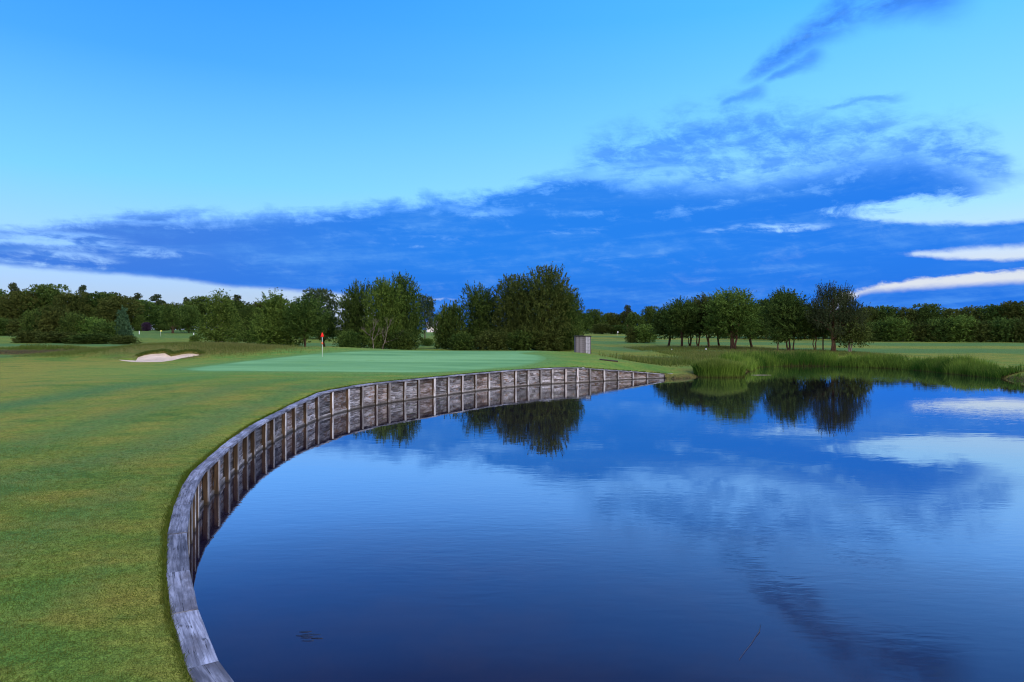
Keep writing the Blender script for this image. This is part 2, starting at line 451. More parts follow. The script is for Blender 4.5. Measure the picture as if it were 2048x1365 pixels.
M = dict(
    lawn=mat_lawn(), green=mat_green(), sand=mat_sand(), soil=mat_soil(), water=mat_water(),
    cap=mat_wood('weathered_cap_timber', (.070, .072, .085), (.30, .31, .35), (.07, .055, .05), .35, .9, False),
    board=mat_wood('stained_wall_boards', (.018, .015, .013), (.34, .33, .335), (.10, .052, .022), .8, .7),
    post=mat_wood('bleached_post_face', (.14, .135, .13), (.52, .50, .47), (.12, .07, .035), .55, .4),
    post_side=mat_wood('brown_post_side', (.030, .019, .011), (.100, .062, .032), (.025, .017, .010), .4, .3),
    rail=mat_wood('pale_bottom_rail', (.10, .09, .08), (.33, .31, .29), (.08, .055, .035), .4, .3),
    shed=mat_wood('grey_shed_boards', (.080, .073, .074), (.17, .163, .17), (.07, .055, .045), .3, .3, False),
    shed_blue=mat_wood('pale_grey_board_face', (.30, .30, .32), (.48, .48, .52), (.2, .2, .2), .2, .2, False),
    roof=mat_plain('dark_felt', (.03, .028, .026), .9, .1),
    leaf=mat_leaf('broadleaf_leaves', (.018, .042, .010), (.088, .138, .028), hue=.08),
    leaf_light=mat_leaf('light_green_leaves', (.030, .068, .012), (.125, .196, .036), hue=.08),
    leaf_olive=mat_leaf('olive_leaves', (.024, .041, .010), (.096, .120, .028), hue=.08),
    leaf_blue=mat_leaf('blue_green_needles', (.028, .060, .028), (.075, .135, .062)),
    needle=mat_leaf('pine_needles', (.018, .032, .013), (.065, .086, .036), .15),
    leaf_purple=mat_leaf('purple_leaves', (.035, .022, .036), (.085, .05, .09)),
    bark=mat_bark('brown_bark', (.035, .024, .016), (.105, .07, .045)),
    bark_red=mat_bark('reddish_bark', (.06, .035, .02), (.17, .10, .06)),
    bark_grey=mat_bark('grey_bark', (.08, .065, .052), (.21, .18, .15)),
    bark_pale=mat_bark('pale_bark', (.16, .13, .10), (.36, .31, .26)),
    reed=mat_blade('reed_blades', (.075, .058, .022), (.030, .085, .010), (.155, .245, .032), (.19, .20, .05)),
    rough=mat_blade('rough_grass_blades', (.060, .085, .014), (.070, .115, .018), (.138, .152, .040), (.185, .155, .08)),
    turf=mat_blade('short_turf_blades', (.040, .066, .008), (.046, .088, .010), (.092, .108, .017), (.105, .115, .024)),
    white=mat_plain('white_paint', (.8, .8, .78), .4, .4, .03),
    red=mat_plain('red_cloth', (.78, .02, .012), .7, .2, .08),
    orange=mat_plain('orange_plastic', (.75, .10, .03), .5, .3, .05),
    yellow=mat_plain('yellow_cloth', (.8, .72, .10), .7, .2, .05),
    black=mat_plain('black_plastic', (.02, .02, .02), .5, .4),
    render=mat_plain('pale_render', (.62, .58, .54), .9, .1),
    weed=mat_plain('dark_weed', (.008, .010, .020), .5, .3),
    slate=mat_plain('grey_slate', (.12, .12, .13), .8, .2),
)

# ------------------------------------------------------------------ ground, green, bunker, pond
green_px = [(368,738),(385,742),(430,743.2),(520,743.2),(640,744),(740,745),(820,745.6),(880,744.6),(940,741.5),(1000,737),(1050,732),(1082,724),(1092,717),(1080,711),
            (1045,707)]
green_front = [hit(x, y) for x, y in green_px]
gz_back = [(2.2,57.5),(-2,58.6),(-7,58.8),(-11,57.4),(-14.2,54.0),(-16.6,50.6),(-18.6,46.4)]
GREEN = catmull(green_front + gz_back + [green_front[0]], 5)[:-1]
bunk_px = [(227,717.5),(241,718),(258,719),(270,720),(274,713.5),(288,709),(304,706.3),(320,704.2),(331,703.6),(337,706.5),(343,710),(351,708.4),(362,706),(376,704.2),(388,704.6),
           (398,706),(405,709),(400,712),(384,715),(362,718.5),(345,722),(322,724.3),(300,724.6),(280,724.8),(262,724),(244,722)]
BUNK = np.array([hit(x, y) for x, y in bunk_px])
def offset_poly(P, d):
    P = np.asarray(P); T = np.roll(P, -1, 0) - np.roll(P, 1, 0); T /= np.linalg.norm(T, axis=1)[:, None]
    N = np.c_[-T[:, 1], T[:, 0]]
    A = .5 * np.sum(P[:, 0] * np.roll(P[:, 1], -1) - np.roll(P[:, 0], -1) * P[:, 1])
    return P + N * d * np.sign(A)
BUNK_O = BUNK
BUNK_I = offset_poly(BUNK, .07)

def build_ground():
    rings = 1.6 * 1.021 ** np.arange(0, 380)
    rings = rings[rings < 4200]
    angs = np.r_[np.arange(-42, 42.01, .55), np.arange(46, 315, 5.0)]
    A, R = np.meshgrid(np.radians(angs), rings)
    A = A + ((np.arange(len(rings)) % 2) * .0048)[:, None]
    pts = np.c_[(R * np.sin(A)).ravel(), (R * np.cos(A)).ravel()]
    def grid(x0, x1, y0, y1, st):
        gx, gy = np.meshgrid(np.arange(x0, x1, st), np.arange(y0, y1, st))
        return np.c_[gx.ravel(), gy.ravel()] + RNG.uniform(-.3, .3, (gx.size, 2)) * st
    pts = np.vstack([pts, grid(-36, -15, 46, 60, .35), grid(8, 34, 38, 60, .6), grid(-55, -30, 62, 78, .7), [[0, 0]]])
    loops = [POND, GREEN, BUNK_O, BUNK_I]
    allL = np.vstack(loops)
    keep = ~inside(pts, POND)
    d, _ = seg_dist(pts, np.vstack([POND, POND[:1]])); keep &= d > .06
    for L in loops[1:]:
        d, _ = seg_dist(pts, np.vstack([L, L[:1]])); keep &= d > .05
    pts = pts[keep]
    co = [Vector(p) for p in np.vstack([allL, pts]).tolist()]
    edges = []; o = 0
    for L in loops:
        n = len(L); edges += [(o + i, o + (i + 1) % n) for i in range(n)]; o += n
    v, e, f, *_ = geometry.delaunay_2d_cdt(co, edges, [], 0, 1e-5)
    V = np.array([(p.x, p.y) for p in v]); T = np.array([tuple(q) for q in f])
    a, b, c = V[T[:, 0]], V[T[:, 1]], V[T[:, 2]]
    area = (b[:, 0] - a[:, 0]) * (c[:, 1] - a[:, 1]) - (b[:, 1] - a[:, 1]) * (c[:, 0] - a[:, 0])
    T[area < 0] = T[area < 0][:, ::-1]
    T = T[np.abs(area) > 1e-7]
    C = V[T].mean(1)
    T = T[~inside(C, POND)]; C = V[T].mean(1)
    z = height(V[:, 0], V[:, 1])
    dSH = np.array([((V - p) ** 2).sum(1).argmin() for p in SH]); z[dSH] = -.2
    isand = inside(V, BUNK_I)
    dI, _ = seg_dist(V, np.vstack([BUNK_I, BUNK_I[:1]]))
    sand_v = isand | (dI < .004)
    dO, _ = seg_dist(V, np.vstack([BUNK_O, BUNK_O[:1]]))
    dB, _ = seg_dist(V, BUNK_O[:17]); z = np.where(sand_v, z - .02 - np.where(V[:, 0] < -27.3, .04, .09) * np.exp(-(dB / .8) ** 2), z)
    x, y = V.T
    lip = np.exp(-(dO / .5) ** 2) * (~sand_v) * sst(49.5, 51, y)
    z = z + .06 * lip
    # land cover (what grows where)
    n1 = np.sin(x * .21 + 1.3) * np.sin(y * .17) + .5 * np.sin(x * .53 + y * .31)
    dW, iW = seg_dist(V, W_C)
    dG, _ = seg_dist(V, np.vstack([GREEN, GREEN[:1]])); inG = inside(V, GREEN)
    wr = sst(5.5, 13, x - np.clip(y - 60, 0, 60) * .05)
    # pale dry area at the left, its lush mown band below it
    dry = np.zeros(len(V)); fair = np.zeros(len(V)); rough = np.zeros(len(V))
    L1 = y - (22.5 + (x + 16) * .62)
    dry = np.maximum(dry, sst(-17.2, -19.5, x - .03 * (y - 25)) * sst(18, 23, y) * (1 - sst(47, 52, y)) * .95)
    dry = np.maximum(dry, (.30 + .2 * n1) * sst(7, 12, y) * (1 - sst(26, 32, y)) * (x < 0))
    dry = np.maximum(dry, .75 * sst(58, 60, y) * (1 - sst(66, 70, y)) * (1 - wr) * (x > -25))
    xs = x - .03 * (y - 25) + .35 * np.sin(y * .25 + 1) + .2 * np.sin(y * .7)
    for cx_, wd_, am_ in ((-15.8, 1.15, .95), (-13.2, .5, .25), (-10.9, .95, .6), (-8.1, .85, .65), (-5.6, .6, .4), (-19.5, .8, .3), (-3.9, .4, .3)):
        fair = np.maximum(fair, am_ * np.exp(-((xs - cx_) / wd_) ** 2) * sst(4, 8, y) * (1 - sst(42, 47, y)))
    for cx_, wd_, am_ in ((-13.6, .8, .6), (-9.5, .6, .5), (-6.8, .5, .4)):
        dry = np.maximum(dry, am_ * np.exp(-((xs - cx_) / wd_) ** 2) * sst(6, 10, y) * (1 - sst(38, 44, y)))
    fair = np.maximum(fair, .9 * sst(54.5, 56, y) * (1 - sst(63, 64, y)) * sst(-30, -36, x))
    fair = np.maximum(fair, .45 * np.exp(-(dG / 1.6) ** 2) * (~inG))
    fair = np.maximum(fair, .9 * sst(88, 92, y) * (1 - sst(104, 108, y)) * (1 - wr))
    fair = np.maximum(fair, .6 * (y > 140) * (1 - wr) * (x < -20))
    # right hand fields, striped by mowing
    fr = sst(.0, .6, np.sin(y * .21 + x * .035 + .8) + .45) * sst(62, 70, y)
    fair = np.maximum(fair, wr * fr * .8)
    dry = np.maximum(dry, wr * (1 - fr) * .4 * sst(55, 66, y))
    rough = np.maximum(rough, .8 * wr * sst(57, 61, y) * (1 - sst(79, 83, y)) * sst(33, 29, x) * sst(17, 21, x))
    rough = np.maximum(rough, .75 * np.exp(-((x - 13) / 5) ** 2 - ((y - 60) / 6) ** 2))
    rough = np.maximum(rough, .85 * sst(84, 87, y) * (1 - sst(97, 100, y)) * sst(14, 17, x) * sst(36, 33, x))
    mound = np.exp(-((x + 28) / 6) ** 2 - ((y - 54.5) / 3.2) ** 2) + .8 * np.exp(-((x + 22.5) / 3.5) ** 2 - ((y - 57) / 3.5) ** 2)
    rough = np.maximum(rough, sst(.25, .7, mound) * sst(50.5, 52.3, y) * .95)
    rough = np.maximum(rough, np.exp(-(dO / .7) ** 2) * sst(50.2, 51.2, y))
    rough = np.maximum(rough, .9 * sst(-31, -35, x) * np.exp(-((y - 72 - (x + 45) * .05) / 4) ** 2))
    dS, _ = seg_dist(V, SH); rough = np.maximum(rough, .9 * np.exp(-(dS / 1.6) ** 2) * (dS < dW + .5))
    dry = np.where(dW < 1.2, np.maximum(dry, .55 * (1 - dW / 1.2)), dry)
    fair = np.where(dW < .8, fair * .3, fair)
    fC = inside(C, GREEN); sC = inside(C, BUNK_I); lC = inside(C, BUNK_O) & ~sC
    V3 = np.c_[x, y, z]
    lipmat = lC.astype(int)
    def sub(name, mask, mats, attrs, mi=None, lift=0):
        Tm = T[mask]; u, inv = np.unique(Tm, return_inverse=True)
        vv = V3[u].copy(); vv[:, 2] += lift
        me = make_mesh(name, vv, inv.reshape(-1, 3), mats, attrs={k: q[u] for k, q in attrs.items()}, mat_idx=None if mi is None else mi[mask], smooth=True)
        return put(name, me)
    apron = np.clip(np.exp(-(dG / 7.0) ** 2), 0, 1) * (1 - sst(60, 64, y)) * (1 - rough); apron = np.where(inG, 1, apron)
    collar = np.exp(-(dG / 1.1) ** 2)
    mud = np.exp(-((dS - .1) / .38) ** 2) * (dS < dW) + sst(-31, -34, x) * np.exp(-((y - 70.9 - (x + 45) * .05) / 1.5) ** 4)
    at = dict(apron=apron, collar=collar, mud=np.clip(mud, 0, 1), dry=np.clip(dry, 0, 1), fair=np.clip(fair, 0, 1), rough=np.clip(rough, 0, 1))
    tag(sub('ground', ~fC & ~sC, [M['lawn'], M['lawn']], at, lipmat), 'mown golf course grass running along the pond wall to the far woods', 'ground', kind='structure')
    tag(sub('putting_green', fC, [M['green']], dict(edge=np.exp(-(dG / .5) ** 2))), 'smooth pale blue green putting surface behind the timber wall', 'green', kind='structure')
    tag(sub('sand', sC, [M['sand']], {}), 'pale sand filling the bunker in the grassy mound', 'sand', kind='structure')
build_ground()

def build_water():
    # the sheet reaches a little under the banks
    n = N_WALL
    Q = POND.copy(); Q[n:] = offset_poly(POND, -.8)[n:]
    v = [Vector(p) for p in Q.tolist()]
    vv, e, f, *_ = geometry.delaunay_2d_cdt(v, [(i, (i + 1) % len(v)) for i in range(len(v))], [], 1, 1e-5)
    V = np.array([(p.x, p.y, 0) for p in vv])
    T = np.array([tuple(q) for q in f]); T = T[inside(V[T].mean(1)[:, :2], Q)]
    a, b, c = V[T[:, 0]], V[T[:, 1]], V[T[:, 2]]
    k = np.cross(b - a, c - a)[:, 2] < 0; T[k] = T[k][:, ::-1]
    o = put('water', make_mesh('water', V, T, M['water']))
    tag(o, 'still dark blue pond water mirroring clouds and trees', 'water', kind='structure')
build_water()

# ------------------------------------------------------------------ timber retaining wall
def build_wall():
    root = thing('retaining_wall', 'curved weathered timber retaining wall between the lawn and the pond', 'wall', (0, 0, 0))
    px_posts = [399,419,439,460,479,497,513,533,551,572,593,615,639,668,699.6,725,754,781,810,839,869,898,926,952.6,980,1006,1033,1058,1084,1107,1132,1156,1181,1209,1237,1267,1296]
    ss = sorted(s_at_px(p) for p in px_posts)
    s = ss[0] - .68; pre = []
    while s > 2.5: pre.append(s); s -= .68
    ss = sorted(pre) + ss
    R = random.Random(3)
    # capping boards, laid as straight lengths
    cuts = [1.0]
    while cuts[-1] < S_END - 1.0: cuts.append(cuts[-1] + R.choice([.95, 1.15, 1.3, 1.5]))
    cuts[-1] = S_END + .05
    for a, b in zip(cuts[:-1], cuts[1:]):
        mb = MB(); mb.tone = R.uniform(.38, .68); dz = R.uniform(-.009, .009); w = .225 + R.uniform(-.006, .006); rings = []
        n = 7; e0, e1 = R.uniform(-.006, .006), R.uniform(-.006, .006)
        (xa, ya), (xb, yb) = wpt(a + .003, 0), wpt(b - .003, 0)
        (xa2, ya2), (xb2, yb2) = wpt(a + .003, -w + e0), wpt(b - .003, -w + e1)
        us = []
        for i in range(n + 1):
            t = i / n; zt = wall_top(a) * (1 - t) + wall_top(b) * t + dz
            if b > S_END: zt = wall_top(min(a + (b - a) * t, S_END))
            po = np.array([xa * (1 - t) + xb * t, ya * (1 - t) + yb * t]); pi = np.array([xa2 * (1 - t) + xb2 * t, ya2 * (1 - t) + yb2 * t])
            wv = (pi - po) / np.linalg.norm(pi - po)
            j = [R.uniform(-.002, .002) for _ in range(4)]
            c = .007; th = .062
            q = lambda d, z: (po[0] + wv[0] * d, po[1] + wv[1] * d, z)
            rings.append([q(j[0], zt - th + c), q(j[0], zt - c), q(c + j[0], zt + j[2]), q(w * .5, zt + j[3] * .8), q(w - c, zt + j[2]), q(w + j[1], zt - c), q(w + j[1], zt - th + c), q(w * .5, zt - th)])
            us.append(a + (b - a) * t)
        mb.loft(rings, us, [0, .05, .06, .16, .26, .27, .32, .42, .53])
        mb.build('cap_board', M['cap'], root)
    # posts
    for s in ss:
        mb = MB(); wdt = R.uniform(.125, .155); mb.tone = R.uniform(.15, .85); o0 = -.012 + R.uniform(-.012, .008); o1 = o0 - R.uniform(.095, .11)
        zt = float(wall_top(s)) - .058; rings = []; us = []; lean = R.uniform(-.025, .025)
        for z, k in ((-.5, 0), (.05, 0), (zt * .5, .5), (zt, 1)):
            h = wdt / 2; c = .012
            def q(ds, o): 
                x, y = wpt(s, o); tx, ty = np.interp(s, WS, WT[:, 0]), np.interp(s, WS, WT[:, 1])
                return (x + tx * (ds + lean * k), y + ty * (ds + lean * k), z)
            rings.append([q(-h, o1), q(-h, o0 - c), q(-h + c, o0), q(0, o0 + .004), q(h - c, o0), q(h, o0 - c), q(h, o1), q(0, o1)])
            us.append(z)
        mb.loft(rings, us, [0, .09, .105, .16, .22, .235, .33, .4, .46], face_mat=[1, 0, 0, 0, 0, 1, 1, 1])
        mb.build('post', [M['post'], M['post_side']], root)
    # boards and bottom rail between the posts
    ss = ss + [S_END + .03]
    for a, b in zip(ss[:-1], ss[1:]):
        zt = float(wall_top(min((a + b) / 2, S_END))); top = zt - (.055 if b < s_drop else .02)
        mb = MB(); z = -.35
        while z < top - .03:
            hgt = min(R.uniform(.17, .23), top - z); pr = R.uniform(-.006, .008)
            if top - (z + hgt) < .06: hgt = top - z
            splits = [a, b] if R.random() < .6 else [a, a + (b - a) * R.uniform(.3, .7), b]
            for s0, s1 in zip(splits[:-1], splits[1:]):
                o = -.128 + pr + R.uniform(-.004, .004)
                rings = []
                for s in (s0 + .002, (s0 + s1) / 2, s1 - .002):
                    (x0, y0), (x1, y1) = wpt(s, o), wpt(s, o - .03); c = .005
                    (xc, yc) = wpt(s, o - c)
                    g = .005; c = .008; rg = [(x1, y1, z + g), (xc, yc, z + g), (x0, y0, z + g + c), (x0, y0, z + hgt - g - c), (xc, yc, z + hgt - g), (x1, y1, z + hgt - g)]
                    rings.append(rg)
                k = R.uniform(0, 30); mb.tone = R.random()
                mb.loft(rings, [s0 + k, (s0 + s1) / 2 + k, s1 + k], [z, z + .03, z + .04, z + hgt - .01, z + hgt, z + hgt + .03, z + hgt + .1])
            z += hgt
        mb.build('board_panel', M['board'], root)
        mb = MB(); rings = []; h1 = .105 + R.uniform(-.02, .015)
        for s in (a + .062, (a + b) / 2, b - .062):
            x0, y0 = wpt(s, -.088); x1, y1 = wpt(s, -.124); xc, yc = wpt(s, -.094)
            rings.append([(x1, y1, -.25), (x0, y0, -.25), (x0, y0, h1 - .01), (xc, yc, h1), (x1, y1, h1)])
        mb.loft(rings, [a, (a + b) / 2, b], [0, .03, .3, .31, .35, .6])
        mb.build('bottom_rail', M['rail'], root)
build_wall()

# ------------------------------------------------------------------ blades (reeds, rough, turf)
def blades_mesh(name, P, H, Wd, mat, lean=.25, bend=.3, levels=3, rng=RNG, tint=None, wind=(0, 0)):
    n = len(P); az = rng.uniform(0, 2 * np.pi, n); fa = rng.uniform(0, 2 * np.pi, n)
    ld = np.c_[np.cos(az), np.sin(az)] * (rng.uniform(0, 1, n) * lean)[:, None] + np.asarray(wind)
    side = np.c_[np.cos(fa), np.sin(fa)]
    V = np.zeros((n, 2 * levels + 1, 3)); al = np.zeros((n, 2 * levels + 1))
    for i in range(levels + 1):
        t = i / levels; c = P + 0.0
        off = ld * (H * (t + bend * t * t * t))[:, None]
        x = P[:, 0] + off[:, 0]; y = P[:, 1] + off[:, 1]; z = P[:, 2] + H * (t - .25 * bend * t ** 3)
        if i < levels:
            w = Wd * (1 - .55 * t) / 2
            V[:, 2 * i] = np.c_[x - side[:, 0] * w, y - side[:, 1] * w, z]; V[:, 2 * i + 1] = np.c_[x + side[:, 0] * w, y + side[:, 1] * w, z]
            al[:, 2 * i] = al[:, 2 * i + 1] = t
        else: V[:, 2 * i] = np.c_[x, y, z]; al[:, 2 * i] = 1
    k = 2 * levels + 1; base = (np.arange(n) * k)[:, None]
    tri = []
    for i in range(levels - 1):
        a = 2 * i; tri += [[a, a + 1, a + 3], [a, a + 3, a + 2]]
    a = 2 * (levels - 1); tri.append([a, a + 1, a + 2])
    Fc = (base[:, None, :] + np.array(tri)[None]).reshape(-1, 3)
    tn = rng.uniform(0, 1, n) if tint is None else np.clip(tint + rng.normal(0, .18, n), 0, 1)
    return make_mesh(name, V.reshape(-1, 3), Fc, mat, attrs=dict(along=al.ravel(), tint=np.repeat(tn, k)))

def with_z(P, lift=0): return np.c_[P, height(P[:, 0], P[:, 1]) + lift]

def shore_strip(px0, px1, n, back, rng, front=-.15):
    """random points along the open bank between two photo columns"""
    a = CX + F * SH[:, 0] / np.maximum(SH[:, 1], 1)
    k = [i for i in range(len(SH)) if SH[i, 1] > 30]
    Q = SH[k]; ap = a[k]
    m = (ap >= px0) & (ap <= px1); Q = Q[m]
    D, q = resample(Q, .1)
    T = np.gradient(D, axis=0); T /= np.linalg.norm(T, axis=1)[:, None]
    N = np.c_[-T[:, 1], T[:, 0]]
    if inside((D + N * .4)[len(D) // 2:len(D) // 2 + 1], POND)[0]: N = -N
    i = rng.integers(0, len(D), n); d = front + rng.beta(1.1, 1.6, n) * (back - front)
    return D[i] + N[i] * d[:, None] + rng.normal(0, .06, (n, 2)), i / len(D)

def clumpy(P, sc, seed):
    r = np.random.default_rng(seed); s = np.zeros(len(P))
    for _ in range(6):
        k = r.normal(0, 1, 2) * sc; s += np.sin(P @ k + r.uniform(0, 6.3))
    return s / 3.2

def build_reeds():
    r = np.random.default_rng(5)
    def ragged(P, H, seed): return H * np.where(r.uniform(0, 1, len(P)) < .04, 1.25, 1.0) * (1 - .35 * sst(.1, .8, clumpy(P, 2.4, seed)))
    P1, _ = shore_strip(1500, 1668, 6500, 2.6, r); P2, _ = shore_strip(1655, 2008, 13000, 1.9, r); P3, _ = shore_strip(2003, 2150, 900, .9, r)
    def hh(P, lo, hi, seed): return np.clip(lo + (hi - lo) * (.5 + .6 * clumpy(P, 1.1, seed)) + r.normal(0, .17, len(P)), .2, 2)
    P = np.vstack([P1, P2, P3]); H = np.r_[hh(P1, .85, 1.25, 1), hh(P2, .72, 1.12, 2), hh(P3, .08, .22, 3)]
    H = ragged(P, H, 31)
    # shorter where the bank falls away to the right end
    pxs = CX + F * P[:, 0] / P[:, 1]; H = H * np.interp(pxs, [1500, 1660, 1690, 1800, 1950, 2010, 2020], [1, 1, .85, .95, .95, .6, 1])
    Z = with_z(P); Z[:, 2] = np.maximum(Z[:, 2], -.1)
    o = put('reeds', blades_mesh('reeds', Z, H, r.uniform(.022, .045, len(P)), M['reed'], .30, .7, 3, r, tint=.42 + .5 * clumpy(P, .9, 9)))
    tag(o, 'tall green reeds growing along the far bank of the pond', 'reeds', kind='stuff')
    # the big clump standing in the water in front of them
    c0 = np.array(pix(1449, 756, 0)); n = 9000
    a = r.uniform(0, 2 * np.pi, n); q = np.sqrt(r.uniform(0, 1, n))
    rx, ry = 1.75, 1.0
    P = np.c_[c0[0] + np.cos(a) * q * rx, c0[1] + 1.15 + np.sin(a) * q * ry]
    H = np.clip(1.5 - .5 * q ** 2 + .16 * clumpy(P, 1.2, 14) + r.normal(0, .1, n), .4, 2.0)
    loc = Vector((c0[0], c0[1] + 1.15, -.12))
    V = np.c_[P - np.array(loc[:2]), np.zeros(n)]
    o = put('reed_clump', blades_mesh('reed_clump', V, H + .1, r.uniform(.022, .042, n), M['reed'], .26, .6, 3, r, tint=.40 + .45 * clumpy(P, 1.3, 4)))
    o.location = loc
    tag(o, 'dense rounded clump of tall reeds standing in the water beyond the wall end', 'reeds')
    # low reeds and rough between wall end and clump
    pts = []
    for (px, py, sx, sy, m) in ((1385, 752, 1.0, .5, 700), (1360, 727, 2.6, 2.6, 2600), (1310, 724, 1.8, 1.6, 1100), (1262, 717, .5, .5, 260), (1420, 720, 3.4, 2.2, 2600), (1480, 716, 3.0, 2.0, 2200)):
        c = hit(px, py); pts.append(np.c_[r.normal(c[0], sx, m), r.normal(c[1], sy, m)])
    P = np.vstack(pts); P = P[~inside(P, POND)]
    dW, _ = seg_dist(P, W_C); P = P[dW > 3.0]
    H = np.clip(.36 + .28 * clumpy(P, .8, 11) + r.normal(0, .08, len(P)), .08, .9)
    o = put('long_grass', blades_mesh('long_grass', with_z(P), H, r.uniform(.02, .045, len(P)), M['rough'], .35, .5, 3, r, tint=.5 + .3 * clumpy(P, .6, 12)))
    tag(o, 'long mixed grass and weeds on the low ground behind the wall end', 'grass', kind='stuff')

def build_rough():
    r = np.random.default_rng(8)
    # fescue on the bunker mound
    n = 26000
    P = np.vstack([np.c_[r.normal(-28.5, 4.0, n // 2), r.normal(54.9, 1.7, n // 2)], np.c_[r.normal(-22.8, 2.4, n // 3), r.normal(57.4, 1.6, n // 3)], np.c_[r.normal(-35, 3, n // 5), r.normal(57, 2, n // 5)]])
    k = ~inside(P, offset_poly(BUNK, -.05))
    k &= (P[:, 1] > 51.0 + np.clip(np.abs(P[:, 0] + 27) - 4, 0, 9) * .35) & ~inside(P, GREEN)
    P = P[k]
    H = np.clip(.25 + .12 * clumpy(P, .7, 1) + r.normal(0, .06, len(P)), .06, .55)
    a = put('mound_grass', blades_mesh('mound_grass', with_z(P, -.02), H, r.uniform(.012, .026, len(P)), M['rough'], .5, .7, 3, r, tint=.38 + .35 * clumpy(P, .5, 2) + .25 * sst(54, 56, P[:, 1])))
    tag(a, 'long brownish fescue grass covering the mound above the bunker', 'grass', kind='stuff')
    # fringe hanging over the back edge of the sand
    D, q = resample(np.vstack([BUNK[4:17]]), .03)
    i = r.integers(0, len(D), 3600); P = D[i] + r.normal(0, .10, (3600, 2)) + np.array([0, .10])
    Z = with_z(P, .06)
    o = put('bunker_fringe', blades_mesh('bunker_fringe', Z, r.uniform(.06, .19, len(P)), r.uniform(.015, .03, len(P)), M['rough'], .6, .9, 3, r, tint=np.full(len(P), .15), wind=(0, -.1)))
    tag(o, 'dark tufts of grass overhanging the back edge of the bunker sand', 'grass', kind='stuff')
    # ditch banks at the left
    n = 9000; X = r.uniform(-62, -33, n); P = np.c_[X, 73.2 + (X + 45) * .05 + r.normal(0, .8, n)]; P[::4, 1] -= 5.6 + r.normal(0, .4, len(P[::4]))
    H = np.clip(.26 + .26 * clumpy(P, .8, 5) + r.normal(0, .08, n), .05, .8); H[::4] *= .5
    o = put('ditch_grass', blades_mesh('ditch_grass', with_z(P), H, r.uniform(.02, .05, n), M['rough'], .3, .4, 3, r, tint=.30 + .3 * clumpy(P, .5, 6)))
    tag(o, 'rank grass and weeds along the dark ditch across the left fairway', 'grass', kind='stuff')
    # unmown grass beneath the right hand trees
    n = 16000; P = np.vstack([np.c_[r.uniform(17, 40, n), r.normal(76, 4.2, n)], np.c_[r.uniform(16, 35, n // 2), r.normal(90, 4, n // 2)]])
    P = P[(P[:, 1] > 62)]
    H = np.clip(.26 + .12 * clumpy(P, .5, 15) + r.normal(0, .06, len(P)), .06, .6)
    o = put('meadow_grass', blades_mesh('meadow_grass', with_z(P), H, r.uniform(.02, .04, len(P)), M['rough'], .4, .5, 3, r, tint=.62 + .25 * clumpy(P, .4, 16)))
    tag(o, 'pale unmown meadow grass beneath the trees on the far bank', 'grass', kind='stuff')

def build_turf():
    r = np.random.default_rng(21)
    n = 210000
    Y = 2.2 + 15 * r.beta(1, 1.9, n); X = r.uniform(-1, .1, n) * (Y * .80 + 1.2)
    P = np.c_[X, Y]
    P = P[(CX + F * P[:, 0] / P[:, 1] > -60)]
    P = P[~inside(P, POND)]
    d, _ = seg_dist(P, W_C); P = P[d > .225]
    # ragged fringe along the capping boards
    s = r.uniform(2, S_END - .5, 34000); q = -.220 - np.abs(r.normal(0, .035, len(s))); q[::7] += .02 * (np.sin(s[::7] * 5) + np.sin(s[::7] * 13.7))
    x, y = wpt(s, q); Pf = np.c_[x, y]
    H = np.r_[r.uniform(.012, .026, len(P)), np.where(r.uniform(0, 1, len(Pf)) < .2, r.uniform(.05, .10, len(Pf)), r.uniform(.015, .055, len(Pf)))]
    P = np.vstack([P, Pf])
    dist = np.hypot(P[:, 0], P[:, 1])
    Wd = r.uniform(.003, .006, len(P)) * np.clip(dist / 6, 1, 3)
    o = put('grass', blades_mesh('grass', with_z(P, -.004), H, Wd, M['turf'], .7, .6, 2, r, tint=np.clip(.5 + .28 * clumpy(P, 2.2, 3) + .2 * clumpy(P, .6, 4), 0, 1)))
    tag(o, 'short blades of mown turf on the near lawn beside the timber capping', 'grass', kind='stuff')
build_reeds(); build_rough(); build_turf()

# ------------------------------------------------------------------ trees
def unit(v): return v / np.maximum(np.linalg.norm(v, axis=1), 1e-9)[:, None]

